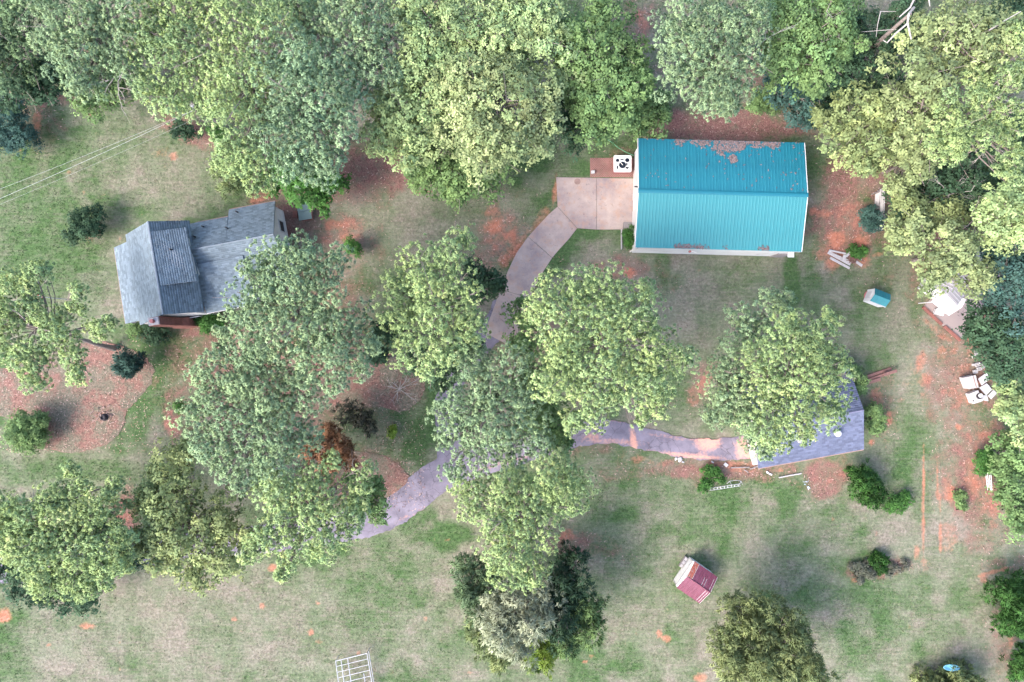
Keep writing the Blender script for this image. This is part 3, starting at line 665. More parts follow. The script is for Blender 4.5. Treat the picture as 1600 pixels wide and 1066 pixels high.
for sx in (-1, 1):
    for sy in (-1, 1):
        x = sx * (BW / 2 + .02)
        vs = [(x + o_, y, z) for o_ in (-.03, .03) for (y, z) in ((0, RH - .12), (sy * BD / 2, EH - .12), (sy * BD / 2, EH + .03), (0, RH + .03))]
        MB().add(vs, [(3, 2, 1, 0), (4, 5, 6, 7), (0, 1, 5, 4), (1, 2, 6, 5), (2, 3, 7, 6), (3, 0, 4, 7)]).build('rake_trim', M['trim'], bld)
for yy in (1.5, -2.2):                                                # roller doors to the driveway
    dpn = MB(); x = -BW / 2 + .43
    for k in range(5): dpn.box(x - .04, x, yy - 1.3, yy + 1.3, .05 + k * .52, .54 + k * .52)
    dpn.build('garage_door', M['trim'], bld)
lt = MB().box(-BW / 2 - .3, -BW / 2 + .4, .38, .5, 4.8, 4.9).build('floodlight', M['dark'], bld)
lt = MB().box(BW / 2 + .05, BW / 2 + .2, 1.6, 2.2, 3.5, 3.8).build('vent_hood', M['grey_metal'], bld)
MB().tube([(-BW / 2 + 5.4, -BD / 2 + .0, 3.3), (-BW / 2 + 5.9, -BD / 2 - .22, 3.5)], .05, 6).build('lamp_bracket', M['trim'], bld)
MB().tube([(-BW / 2 + 5.25, -BD / 2 - .1, 3.25), (-BW / 2 + 5.25, -BD / 2 - .1, 3.45)], .12, 8).build('lamp', M['clayred'], bld)
MB().box(BW / 2 - 1.3, BW / 2 - .1, -BD / 2 + .0, -BD / 2 + .085, .05, 2.2).build('side_door', M['greywood'], bld)
MB().box(BW / 2 - .75, BW / 2 - .15, -BD / 2 - .35, -BD / 2 + .2, 3.0, 3.06).build('door_hood', M['trim'], bld)

# pine straw lying on the north slope and along the south gutter
def roof_straw():
    n = 9000; V = []; C = []
    x = rng.uniform(-BW / 2 + .1, BW / 2 - .1, n * 5); y = rng.uniform(.3, BD / 2 - .05, n * 5)
    px = (x + 19.15) * 16; e_ = BD / 2 - y
    xx = x + BW / 2
    n1_ = fbm(xx * 1.1 + 3, y * 1.1, 5) - .5; n2_ = fbm(xx * 5, y * 5, 3)
    lim = .12 + 1.35 * np.exp(-((xx - 8.4) / 1.3) ** 2) + .55 * np.exp(-((xx - 6.0) / 2.6) ** 2) + .6 * np.exp(-((xx - 11.0) / 1.1) ** 2) + n1_ * 2.4
    lim = np.where((xx > 2.4) & (xx < 13), lim, .08)
    blob = ((xx - 8.6) / .55) ** 2 + ((e_ - 1.75) / .5) ** 2 < -.1 + fbm(xx * 3, y * 3, 4) * 1.3
    keep = ((e_ < lim) & (rng.random(n * 5) < .05 + .8 * np.clip((n2_ - .40) * 4, 0, 1) * np.clip((lim - e_) * 2.2, .1, 1))) | (blob & (rng.random(n * 5) < .5)) | (rng.random(n * 5) < .0025)
    x, y = x[keep][:n * 2], y[keep][:n * 2]
    xs = rng.uniform(-BW / 2 + 3.5, BW / 2 - 3, 2500); ys = -BD / 2 + .06 + np.abs(rng.normal(0, .17, 2500)); k = rng.random(2500) < np.clip((fbm(xs * .7, ys * 0 + 3, 4) - .42) * 1.2, 0, .2); xs, ys = xs[k], ys[k]
    x = np.concatenate([x, xs]); y = np.concatenate([y, ys]); z = RH - np.abs(y) * (RH - EH) / (BD / 2) + .055 + rng.random(len(x)) * .015
    an = rng.uniform(0, math.pi, len(x)); L = rng.uniform(.06, .15, len(x)); w = .025 + rng.random(len(x)) * .03
    dx, dy = np.cos(an), np.sin(an)
    vs = np.stack([np.stack([x - dx * L, y - dy * L, z], 1), np.stack([x - dy * w, y + dx * w, z + .006], 1), np.stack([x + dx * L, y + dy * L, z], 1), np.stack([x + dy * w, y - dx * w, z], 1)], 1)
    V = vs.reshape(-1, 3); m = len(x)
    C = np.repeat(np.array([[.150, .112, .115]]) * (.6 + .8 * rng.random((m, 1))), 4, 0)
    F = np.arange(m * 4).reshape(-1, 4)
    o = link_mesh('pine_straw', np_mesh('pine_straw', V, F, C, M['litter']))
    o.location = bld.location; o.rotation_euler = bld.rotation_euler
    tag(o, 'brown pine straw drifted on the teal roof', 'straw', kind='stuff')
roof_straw()

# ------------------------------------------------------------------ garage with the purple-grey roof
gr = math.radians(10.3)
gar = tag(empty('garage', (27.35, -7.25, 0), gr), 'garage with a purple grey shingle roof at the end of the asphalt driveway', 'garage')
GL, GDp = 10.06, 3.85; GM = Matrix.Translation(gar.location) @ Matrix.Rotation(gr, 4, 'Z')
A = GM @ Vector((-GL / 2, 0, 4.0)); B = GM @ Vector((GL / 2, 0, 4.0))
C_ = GM @ Vector((GL / 2, -GDp, 2.7)); D = GM @ Vector((-GL / 2, -GDp, 2.7)); Cn = GM @ Vector((GL / 2, GDp, 2.7)); Dn = GM @ Vector((-GL / 2, GDp, 2.7))
roof(gar, A, B, C_, D, (0.098, 0.112, 0.172), 'garage_deck'); roof(gar, A, B, Cn, Dn, (0.098, 0.112, 0.172), 'garage_deck')
ridge_cap(gar, A, B, .07, M['garage_deck'])
gw = MB(); k_ = .3
for (a_, b_, za, zb) in (((-GL / 2 + k_, -GDp + k_), (GL / 2 - k_, -GDp + k_), 2.65, 2.65), ((GL / 2 - k_, GDp - k_), (-GL / 2 + k_, GDp - k_), 2.65, 2.65),
                         ((GL / 2 - k_, -GDp + k_), (GL / 2 - k_, 0), 2.65, 3.85), ((GL / 2 - k_, 0), (GL / 2 - k_, GDp - k_), 3.85, 2.65),
                         ((-GL / 2 + k_, GDp - k_), (-GL / 2 + k_, 0), 2.65, 3.85), ((-GL / 2 + k_, 0), (-GL / 2 + k_, -GDp + k_), 3.85, 2.65)):
    wall_quad(gw, a_, b_, 0, za, zb)
gw.build('wall', M['white'], gar)
MB().box(-GL / 2, GL / 2, -GDp - .1, -GDp - .01, 2.52, 2.62).build('gutter', M['copper'], gar)
dg = MB()
for k in range(4): dg.box(-GL / 2 + k_ - .05, -GL / 2 + k_ - .005, -2.6, 2.6, .05 + k * .53, .55 + k * .53)
dg.build('garage_door', M['trim'], gar)
MB().box(-GL / 2 - .35, -GL / 2 + .05, -GDp + .35, -GDp + .95, 2.2, 2.6).build('downspout_box', M['trim'], gar)
def lathe(prof, n=16, M_=None):
    m = MB(); vs = []
    for (r, z) in prof:
        for k in range(n):
            v = Vector((r * math.cos(2 * math.pi * k / n), r * math.sin(2 * math.pi * k / n), z)); vs.append(M_ @ v if M_ else v)
    fs = [(i * n + k, i * n + (k + 1) % n, (i + 1) * n + (k + 1) % n, (i + 1) * n + k) for i in range(len(prof) - 1) for k in range(n)]
    fs.append(tuple((len(prof) - 1) * n + k for k in range(n))); m.add(vs, fs); return m
for (px, py, mm, s_) in ((1308, 677, 'trim', 1.0), (1249, 688, 'grey_metal', .8)):
    q = P(px, py, 3.65); v = lathe([(.2 * s_, -.35), (.2 * s_, .0), (.30 * s_, .05), (.33 * s_, .2), (.26 * s_, .33), (.1 * s_, .4)], 16, Matrix.Translation(q))
    v.build('turbine_vent', M[mm], gar, True, smooth=False)
for (px, py) in ((1317, 650), (1324, 653), (1330, 656), (1303, 655), (1311, 653), (1335, 651)):     # lifted shingles
    q = P(px, py, 3.8); MB().box(q.x - .22, q.x + .22, q.y - .05, q.y + .06, 3.55, 3.79).build('loose_shingle', M['garage_deck'], gar, True)

# ------------------------------------------------------------------ red shed
rs = tag(empty('red_shed', (17.6, -22.95, 0), math.radians(-34.4)), 'small shed with faded red metal roof and white end wall on the open lawn', 'shed')
sw, sd, se, sr = 2.64, 3.04, 1.75, 2.35
pit2 = math.atan2(sr - se, sd / 2); sl2 = math.hypot(sd / 2, sr - se)
me1 = panel_mesh('roof_panel', sw / 5 - .008, sl2, 2, M['red_roof'], .03); me2 = panel_mesh('roof_panel', sw / 5 - .008, sl2, 2, M['rust_roof'], .03)
for side in (0, 1):
    for k in range(5):
        rust = side == 1 and k == 4
        o = link_mesh('roof_panel', me2 if rust else me1, rs)
        if rust: o['label'] = 'bare rusty roof panel with white frame'
        x = (-sw / 2 + k * sw / 5) if side == 0 else (sw / 2 - k * sw / 5)
        o.matrix_local = Matrix.Translation((x, 0, sr + .02 * rust)) @ Matrix.Rotation(math.pi * side, 4, 'Z') @ Matrix.Rotation(pit2, 4, 'X')
def rail(a_, b_, r, mm, par, nm): return MB().tube([a_, b_], r, 4).build(nm, M[mm], par)
for (x, y0, y1) in ((-sw / 2 + .52, .05, sd / 2), (-sw / 2 + 1.55, .1, .85), (-sw / 2 + 1.8, .1, .85), (sw / 2 - .22, .1, 1.2), (sw / 2 - .45, -.1, -sd / 2 + .1), (sw / 2 - .2, -.1, -sd / 2 + .1), (sw / 2, 0, -sd / 2), (sw / 2, 0, sd / 2)):
    f = (sr - se) / (sd / 2)
    rail((x, y0, sr - abs(y0) * f + .035), (x, y1, sr - abs(y1) * f + .035), .014, 'trim', rs, 'seam_batten')
rail((-sw / 2, 0, sr + .02), (sw / 2, 0, sr + .02), .05, 'red_roof', rs, 'ridge_cap')
wq = MB()
for (a_, b_, za, zb) in (((-sw / 2 + .0, -sd / 2 + .1), (sw / 2 - .1, -sd / 2 + .1), se, se), ((sw / 2 - .1, sd / 2 - .1), (-sw / 2, sd / 2 - .1), se, se), ((sw / 2 - .1, -sd / 2 + .1), (sw / 2 - .1, 0), se, sr - .05), ((sw / 2 - .1, 0), (sw / 2 - .1, sd / 2 - .1), sr - .05, se),
                         ((-sw / 2, sd / 2 - .1), (-sw / 2, 0), se, sr - .05), ((-sw / 2, 0), (-sw / 2, -sd / 2 + .1), sr - .05, se)):
    wall_quad(wq, a_, b_, 0, za - .03, zb - .03)
wq.build('wall', M['white'], rs)
MB().box(-sw / 2 - .12, -sw / 2 + .01, -sd / 2 + .1, sd / 2 - .05, se - .25, se - .02).build('fascia', M['trim'], rs)
ac = MB().box(-sw / 2 - .42, -sw / 2 - .13, .1, 1.25, 0, .35).build('doorstep', M['greywood'], rs)
for k in range(3): MB().box(-sw / 2 - .41, -sw / 2 - .14, .14 + k * .38, .45 + k * .38, .35, .42).build('tread', M['block'], rs)

# ------------------------------------------------------------------ pump house
ph = tag(empty('pump_house', (35.25, 4.15, 0), math.radians(-21.5)), 'tiny white pump house with a teal metal roof on the right-hand lawn', 'pump house')
lw, ld, le, lr = 1.62, 1.28, 1.35, 1.75; pit3 = math.atan2(lr - le, ld / 2); sl3 = math.hypot(ld / 2, lr - le)
m_a = panel_mesh('roof_panel', lw / 3 - .005, sl3, 2, M['teal_south_lit'], .025); m_b = panel_mesh('roof_panel', lw / 3 - .005, sl3, 2, M['teal_small_shaded'], .025)  # bright south and dark north teal: light on each slope is painted in
for side in (0, 1):
    for k in range(3):
        o = link_mesh('roof_panel', m_a if side == 0 else m_b, ph); x = (-lw / 2 + k * lw / 3) if side == 0 else (lw / 2 - k * lw / 3)
        o.matrix_local = Matrix.Translation((x, 0, lr)) @ Matrix.Rotation(math.pi * side, 4, 'Z') @ Matrix.Rotation(pit3, 4, 'X')
pts = [(-ld / 2 + .02, 0), (ld / 2 - .02, 0), (ld / 2 - .02, le - .02), (0, lr - .04), (-ld / 2 + .02, le - .02)]
vs = [(x, y, z) for x in (-lw / 2 + .0, lw / 2 - .05) for (y, z) in pts]
MB().add(vs, [tuple(range(5))[::-1], tuple(range(5, 10))] + [(i, (i + 1) % 5, 5 + (i + 1) % 5, 5 + i) for i in range(5)]).build('wall', M['white'], ph)
MB().box(-lw / 2 - .03, -lw / 2 - .002, -.35, .35, .1, 1.1).build('door', M['trim'], ph)
MB().box(-lw / 2, lw / 2, -ld / 2 - .05, -ld / 2 + .01, le - .14, le - .03).build('fascia', M['trim'], ph)
q = P(1359, 463); d = lathe([(.0, .0), (.55, .0), (.6, .06), (.56, .09), (.0, .07)], 18, Matrix.Translation(q)).build('clay_base', M['clayred'])
tag(d, 'round terracotta pad in front of the tiny pump house', 'pad')
q = P(1361, 459, .1)
pot = tag(lathe([(.17, 0), (.24, .3), (.26, .3), (.26, .34), (.2, .34), (.18, .22), (.001, .22)], 16, Matrix.Translation(q)).build('plant_pot', M['black_rubber']), 'dark round plant pot standing on the terracotta pad', 'plant pot')

# ------------------------------------------------------------------ white shed, its canopy and slab under the trees at the right
slabm = MB().prism([P(1441, 481), P(1500, 532), P(1575, 440), P(1520, 395)], -.1, .06)
o = slabm.build('concrete_pad', M['concrete']); tag(o, kind='structure')
cb = MB(); 
for (a_, b_) in ((P(1441, 480), P(1470, 507)), (P(1474, 510), P(1499, 532))):
    d = (b_ - a_).normalized(); n = Vector((-d.y, d.x, 0)) * .12
    cb.add([a_ + n, b_ + n, b_ - n, a_ - n, a_ + n + Vector((0, 0, .25)), b_ + n + Vector((0, 0, .25)), b_ - n + Vector((0, 0, .25)), a_ - n + Vector((0, 0, .25))], [(3, 2, 1, 0), (4, 5, 6, 7), (0, 1, 5, 4), (1, 2, 6, 5), (2, 3, 7, 6), (3, 0, 4, 7)])
tag(cb.build('brick_kerb', M['brick']), 'low red brick edging along the pad of the white shed', 'kerb')
ws = tag(empty('storage_shed', P(1510, 435)), 'pale shed with weathered grey metal roof half hidden under the right-hand trees', 'shed')
def gable(parent, a_, b_, half, he, hr, mroof, mwall):
    """a_, b_ ridge ends on the ground plan"""
    a_ = Vector((a_.x, a_.y, 0)); b_ = Vector((b_.x, b_.y, 0)); d = (b_ - a_).normalized(); n = Vector((-d.y, d.x, 0))
    for s_ in (-1, 1):
        L = (b_ - a_).length; k = max(2, int(L / .9))
        me = panel_mesh('roof_panel', L / k - .006, math.hypot(half, hr - he), 3, M[mroof], .03)
        for i in range(k):
            o = link_mesh('roof_panel', me, parent)
            org = a_ + d * (i * L / k) if s_ < 0 else b_ - d * (i * L / k)
            Mx = Matrix.Translation((org.x, org.y, hr)) @ Matrix.Rotation(math.atan2(d.y, d.x) + (0 if s_ < 0 else math.pi), 4, 'Z') @ Matrix.Rotation(math.atan2(hr - he, half), 4, 'X')
            o.matrix_local = Matrix.Translation(-parent.location) @ Mx
    w_ = MB(); h2 = half - .15; a2, b2 = a_ + d * .15, b_ - d * .15
    wall_quad(w_, a2 - n * h2, b2 - n * h2, 0, he, he); wall_quad(w_, b2 + n * h2, a2 + n * h2, 0, he, he)
    wall_quad(w_, a2 + n * h2, a2, 0, he, hr - .1); wall_quad(w_, a2, a2 - n * h2, 0, hr - .1, he)
    wall_quad(w_, b2 - n * h2, b2, 0, he, hr - .1); wall_quad(w_, b2, b2 + n * h2, 0, hr - .1, he)
    w_.build('wall', M[mwall], parent, True)
gable(ws, P(1480, 462, 3), P(1536, 384, 3), 1.55, 2.5, 3.1, 'grey_metal', 'white')
cn = tag(empty('canopy', P(1480, 478)), 'bright white flat canopy sticking out of the shed under the right-hand trees', 'canopy')
cpts = [P(1454.5, 471.5, 2.35), P(1481.5, 493.5, 2.35), P(1502.5, 480.8, 2.4), P(1511, 468, 2.55), P(1472, 452, 2.55)]
MB().prism(cpts, 2.40, 2.46).build('roof_sheet', M['acrylic'], cn, True)
for q in cpts[:3]:
    c_ = P(1482, 474, 2.4); q2 = q + (c_ - q).normalized() * .25
    MB().tube([(q2.x, q2.y, 0), (q2.x, q2.y, 2.39)], .045, 8).build('post', M['trim'], cn, True)
tb = tag(empty('chest_cooler', P(1463.5, 488)), 'small white chest standing on the pad just in front of the white canopy', 'cooler')
q = P(1463.5, 488)
Mx = Matrix.Translation(q) @ Matrix.Rotation(math.radians(-20), 4, 'Z')
bevel(MB().box(-.38, .38, -.25, .25, .06, .5, Mx).build('body', M['enamel'], tb, True), .05)
bevel(MB().box(-.41, .41, -.28, .28, .5, .58, Mx).build('lid', M['acrylic'], tb, True), .03)

# lumber rack
lr_ = tag(empty('lumber_rack', P(1373, 325)), 'pale open rack of long rails at the wood edge east of the teal roof', 'rack')
for k, (xa, xb) in enumerate(((1376, 1375), (1378.5, 1376.5), (1380.5, 1378), (1382, 1381))):
    a_, b_ = P(xa, 296 - k, 1.5), P(xb, 347 - k, 1.4); MB().tube([a_, b_], .05, 5).build('rail', M['boardwhite'], lr_, True)
for (py) in (299, 322, 345):
    a_, b_ = P(1374, py, 1.35), P(1384, py - 6, 1.45); MB().tube([a_, b_], .055, 5).build('crossbar', M['boardwhite'], lr_, True)
    for q in (a_, b_): MB().tube([(q.x, q.y, -.1), (q.x, q.y, 1.4)], .05, 5).build('upright', M['greywood'], lr_, True)
sh2 = MB().slab([P(1367.6, 303.6, .6), P(1375.5, 299.7, 1.0), P(1372.6, 327, 1.0), P(1366, 326.5, .6)], .04).build('sheet_panel', M['boardwhite'])
tag(sh2, 'white sheet panel leaning against the pale rack of rails', 'panel')
sh3 = MB().slab([P(1364, 358, .4), P(1383, 344, .5), P(1379, 360, .45)], .04).build('tarpaulin', M['boardwhite'])
tag(sh3, 'white folded tarpaulin lying at the south end of the pale rack', 'tarpaulin')

# ------------------------------------------------------------------ hot tub and its patio
patio = empty('brick_patio', P(955, 262)); tag(patio, kind='structure')
pb = MB(); w0 = P(922, 247); w1 = P(990, 277)
MB().box(w0.x, w1.x, w1.y, w0.y, -.1, .01).build('sand_bed', M['mortar'], patio, True)
y = w1.y; r_ = 0
while y < w0.y - .05:
    x = w0.x - (r_ % 2) * .11
    while x < w1.x - .05:
        pb.box(max(x, w0.x) + .006, min(x + .21, w1.x) - .006, y + .005, min(y + .105, w0.y) - .004, .0, .04 + random.random() * .015); x += .22
    y += .11; r_ += 1
pb.build('bricks', mat('paver_brick', (.25, .125, .11), .95, .35, 1.1, stain=(.16, .17, .10), stain_amt=.5), patio, True)['kind'] = 'stuff'
ht = tag(empty('hot_tub', P(970.5, 259.5)), 'square white hot tub with dark water beside the teal-roofed building', 'hot tub')
q = P(970.5, 259.5); hw = .86
MB().box(q.x - hw + .05, q.x + hw - .05, q.y - hw + .1, q.y + hw - .1, .03, .75).build('cabinet', M['clayred'], ht, True)
def rrect(hx, hy, r, n=6):
    return [(sx * (hx - r) + r * math.cos(a_ + b0), sy * (hy - r) + r * math.sin(a_ + b0)) for (sx, sy, b0) in ((1, 1, 0), (-1, 1, math.pi / 2), (-1, -1, math.pi), (1, -1, 3 * math.pi / 2)) for a_ in [k * math.pi / 2 / n for k in range(n + 1)]]
sh_o = rrect(hw, hw - .05, .14)
MB().prism([(q.x + a_, q.y + b_) for a_, b_ in sh_o], .75, .86).build('shell', M['acrylic'], ht, True)
wells = [('foot_well', 0.0, -.12, .36, .34, 9), ('seat_well', .46, .34, .22, .20, 10), ('seat_well', -.48, .32, .20, .18, 5), ('seat_well', .44, -.40, .22, .12, 4), ('seat_well', .42, -.05, .07, .17, 8), ('seat_well', -.05, .40, .18, .06, 8), ('seat_well', -.5, -.35, .08, .20, 6)]
for nm, cx, cy, rx, ry, n in wells:
    pts = [(q.x + cx + rx * math.cos(2 * math.pi * k / n + .4) * (1 if n != 5 or 1 else 1), q.y + cy + ry * math.sin(2 * math.pi * k / n + .4)) for k in range(n)]
    MB().prism(pts, .7, .866).build(nm, M['water'], ht, True)
MB().tube([(q.x - .3, q.y + .25, .89), (q.x + .02, q.y - .15, .89)], .025, 5).build('grab_rail', M['acrylic'], ht, True)
for k in range(5):
    a_ = P(985.5 + k * 1.1, 246 + k * 1.5, .0); 
    MB().tube([a_, a_ + Vector((.05, -1.1 + .1 * k, .35 + .05 * k))], .03, 5).build('leaning_pipe', M['galv'], None) if False else None
hs = MB().tube([P(940, 212, .1), P(955, 222, .15), P(966, 231, .5), P(978, 238, .5), P(990, 243, 1.4)], .03, 5).build('hose', M['green_hose'])
tag(hs, 'thin hose running to the north west corner of the teal-roofed building', 'hose')
st_ = MB().box(P(974, 357).x, P(990, 357).x, P(974, 357).y, P(974, 347.5).y, 0, .18).build('doorstep', M['greywood']); tag(st_, 'dark doormat step at the west wall of the teal-roofed building', 'step')
ed = MB().box(P(970, 0).x, P(971.5, 0).x, P(0, 390).y, P(0, 359).y, -.1, .22).build('edging_board', M['boardwhite']); tag(ed, 'pale edging board around the shrub bed by the metal building', 'board')
hp = lathe([(.26, 0), (.30, .02), (.30, .05), (.26, .06)], 20, Matrix.Translation(P(902, 284, .06))).build('drain_ring', M['copper']); tag(hp, 'rusty ring lying on the concrete driveway', 'ring')
bk = tag(bevel(MB().box(-.18, .18, -.14, .14, .05, .4, Matrix.Translation(P(926, 270))).build('bucket', M['enamel']), .05), 'small white bucket on the brick patio corner', 'bucket')

# well box near the house
wb_ = tag(empty('well_box', P(474, 331)), 'low box with grey green lid standing east of the farmhouse', 'well box')
qa = [P(463, 319, .9), P(482.5, 316, .9), P(487.5, 341.5, .9), P(467.5, 345, .9)]
cc_ = sum(qa, Vector()) / 4
MB().prism([(cc_.x + (v.x - cc_.x) * .9, cc_.y + (v.y - cc_.y) * .9) for v in qa][::-1], -.05, .84).build('body', M['brick'], wb_, True)
half1 = [qa[0], qa[1], qa[1].lerp(qa[2], .495), qa[0].lerp(qa[3], .495)]; half2 = [qa[0].lerp(qa[3], .505), qa[1].lerp(qa[2], .505), qa[2], qa[3]]
for hlf in (half1, half2): MB().slab([v + Vector((0, 0, .02)) for v in hlf], .07).build('lid', M['greenbox'], wb_, True)
MB().box(P(459, 0).x, P(466, 0).x, P(0, 341).y, P(0, 331).y, -.05, .35).build('side_step', M['brick'], wb_, True)

# ------------------------------------------------------------------ loose things
def board(a_, b_, w, t, z, mm, label, cat='board', group=None, name='board', dz=0.0):
    A_, B_ = P(*a_), P(*b_); d = (B_ - A_).normalized(); n = Vector((-d.y, d.x, 0)) * (w / 2)
    A_.z = z; B_.z = z + dz
    o = bevel(MB().add([A_ + n, A_ - n, B_ - n, B_ + n, A_ + n + Vector((0, 0, t)), A_ - n + Vector((0, 0, t)), B_ - n + Vector((0, 0, t)), B_ + n + Vector((0, 0, t))],
                       [(3, 2, 1, 0), (4, 5, 6, 7), (0, 1, 5, 4), (1, 2, 6, 5), (2, 3, 7, 6), (3, 0, 4, 7)]).build(name, M[mm]), .008, 1)
    return tag(o, label, cat, group)
G_ = 'white boards heaped right of the teal-roofed building'
board((1293, 394), (1328, 413), .34, .05, .10, 'boardwhite', 'widest white board of the heap right of the teal-roofed building', group=G_)
board((1296.5, 403), (1327, 419.5), .24, .06, .05, 'boardwhite', 'southernmost long white board of the heap, notched along its length', group=G_)
board((1294, 391.5), (1322, 397.5), .16, .04, .20, 'boardwhite', 'northernmost narrow white board of the heap', group=G_)
board((1300, 397), (1326, 408), .10, .05, .22, 'boardwhite', 'thin white lath lying over the widest board', group=G_)
board((1315, 408), (1318, 399), .30, .05, .30, 'boardwhite', 'short white board laid across the heap', group=G_)
board((1320, 402), (1327, 394), .20, .05, .26, 'boardwhite', 'white board end pointing north east from the heap', group=G_)
board((1337, 409), (1346.5, 415.5), .26, .05, .05, 'boardwhite', 'short white board lying apart east of the heap', group=G_)
board((1340, 404.5), (1346, 406.5), .14, .05, .05, 'boardwhite', 'yellowed stub of board lying apart east of the heap', group=G_)
br_ = MB()
for k in range(26):
    a_ = P(1326 + random.random() * 14, 396 + random.random() * 16, random.random() * .35); b_ = a_ + Vector((random.uniform(-1, 1), random.uniform(-.8, .8), random.uniform(-.1, .2)))
    br_.tube([a_, b_], .035, 4)
tag(br_.build('brush_heap', M['oldwood']), 'dark heap of brush behind the white boards', 'brush')

# scrap by the right-hand woods
def scrap_box(pts, h, mm, label, cat, name, lid=True):
    q_ = [P(x / 9.69 + 1490, y / 9.69 + 530, h) for x, y in pts]; c_ = sum(q_, Vector()) / 4
    t_ = tag(empty(name, (c_.x, c_.y, 0)), label, cat)
    poly = [(v.x, v.y) for v in q_]
    if sum(poly[i][0] * poly[(i + 1) % 4][1] - poly[(i + 1) % 4][0] * poly[i][1] for i in range(4)) < 0: poly = poly[::-1]
    bevel(MB().prism(poly, 0, h - .08).build('body', M[mm], t_, True), .03)
    if lid:
        pc = [(c_.x + (x - c_.x) * 1.03, c_.y + (y - c_.y) * 1.03) for x, y in poly]
        bevel(MB().prism(pc, h - .075, h).build('lid', M[mm], t_, True), .02)
    return t_, c_
t_, c_ = scrap_box([(165, 585), (335, 548), (380, 730), (232, 757)], .85, 'boardwhite', 'beige chest freezer, largest box of the scrap heap by the right-hand woods', 'freezer', 'chest_freezer')
a_, b_ = P(1520.5, 588, .87), P(1525.5, 605, .87); MB().tube([a_, b_], .03, 4).build('lid_seam', M['oldwood'], t_, True)
t_, c_ = scrap_box([(245, 830), (372, 778), (445, 935), (305, 980)], .7, 'enamel', 'white washing machine with a round tub, at the south end of the scrap heap', 'washing machine', 'washing_machine')
lathe([(.24, .70), (.30, .72), (.30, .78), (.24, .78), (.22, .73), (.001, .72)], 18, Matrix.Translation((c_.x + .28, c_.y + .12, 0))).build('tub_ring', M['black_rubber'], t_, True)
lathe([(.20, .78), (.19, .84), (.001, .84)], 18, Matrix.Translation((c_.x + .36, c_.y + .17, 0))).build('tub', M['acrylic'], t_, True)
MB().box(c_.x - .35, c_.x - .2, c_.y - .4, c_.y - .28, .70, .72).build('control_panel', M['dark'], t_, True)
def sheet(pts, z, label, mm='boardwhite', dz=.15):
    q_ = [P(x / 9.69 + 1490, y / 9.69 + 530, z + (dz if i > 1 else 0)) for i, (x, y) in enumerate(pts)]
    o = MB().slab(q_, .03).build('metal_sheet', M[mm]); tag(o, label, 'metal sheet', 'sheets in the scrap heap by the woods'); return o
sheet([(370, 600), (505, 505), (570, 595), (425, 700)], .45, 'northern white sheet of the scrap heap, right of the freezer', 'enamel')
sheet([(385, 735), (505, 670), (585, 765), (495, 850)], .3, 'middle white sheet of the scrap heap with a brown stain', 'enamel')
sheet([(520, 860), (605, 765), (660, 820), (570, 910)], .25, 'small grey sheet at the east corner of the scrap heap', 'enamel')
sheet([(430, 850), (510, 850), (530, 940), (440, 925)], .1, 'crumpled sheet lying against the washing machine', 'enamel', .05)
BLK = [(350, 385, 70, 55, 15, 'white two-hole block, largest of the blocks north of the freezer'), (375, 450, 68, 50, 12, 'square white block between the two-hole block and the freezer'), (315, 492, 62, 55, 8, 'pinkish block nearest the freezer'),
       (290, 390, 36, 32, 0, 'small white block left of the two-hole block'), (430, 370, 50, 40, 30, 'grey block right of the two-hole block, against the leaves'), (440, 415, 55, 40, 40, 'long grey block south of the grey block against the leaves'),
       (310, 150, 45, 26, 30, 'northernmost grey block of the row by the woods'), (328, 178, 46, 26, 28, 'second grey block from the north end of the row'), (300, 262, 60, 40, 30, 'pale block lowest of the northern row'), (360, 242, 70, 26, 28, 'long flat pale block by the green leaves'), (335, 215, 56, 36, 20, 'dark grey slab under the northern blocks')]
for (x, y, w, h, r, lab) in BLK:
    q = P(x / 9.69 + 1490, y / 9.69 + 530); s_ = 1 / 9.69 / 16
    t_ = empty('cinder_block', (q.x, q.y, 0), math.radians(r)); tag(t_, lab, 'block', 'blocks along the right-hand woods')
    hx, hy = w * s_ / 2, h * s_ / 2; zt = .22
    bm_ = 'block' if 'grey' in lab else 'boardwhite'
    if 'two-hole' in lab:
        f = MB()
        for (x0, x1_) in ((-hx, -hx + .05), (-.03, .03), (hx - .05, hx)): f.box(x0, x1_, -hy, hy, 0, zt)
        for (y0, y1_) in ((-hy - .002, -hy + .05), (hy - .05, hy + .002)): f.box(-hx + .002, hx - .002, y0, y1_, 0.002, zt - .003)
        f.build('web', M[bm_], t_)
    else: bevel(MB().box(-hx, hx, -hy, hy, 0, zt).build('web', M[bm_], t_), .02)

# pipe pen at the bottom edge
pen = tag(empty('pipe_pen', P(553, 1050)), 'galvanised pipe pen with a gridded top at the bottom edge of the lawn', 'pen')
hp_ = 1.1
cr = [P(524.5, 1033, hp_), P(573.5, 1021, hp_), P(583, 1078, hp_), P(532, 1090, hp_)]
def gp_(u, v): return cr[0].lerp(cr[1], u).lerp(cr[3].lerp(cr[2], u), v)
for v in (0, .15, .31, .46, .62, .78, 1): MB().tube([gp_(0, v), gp_(1, v)], .03 if 0 < v < 1 else .04, 6).build('rail', M['galv'], pen, True)
for u in (0, .17, .38, 1): MB().tube([gp_(u, 0), gp_(u, 1)], .04, 6).build('bar', M['galv'], pen, True)
MB().tube([gp_(.8, .5), gp_(.8, 1)], .035, 6).build('bar', M['galv'], pen, True)
for u in (0, 1):
    for v in (0, 1): q = gp_(u, v); MB().tube([(q.x, q.y, -.1), q], .04, 6).build('post', M['galv'], pen, True)
a_, b_ = cr[1].copy(), cr[2].copy(); a_.z = b_.z = .45
MB().tube([a_, b_], .035, 6).build('lower_rail', M['galv'], pen, True)

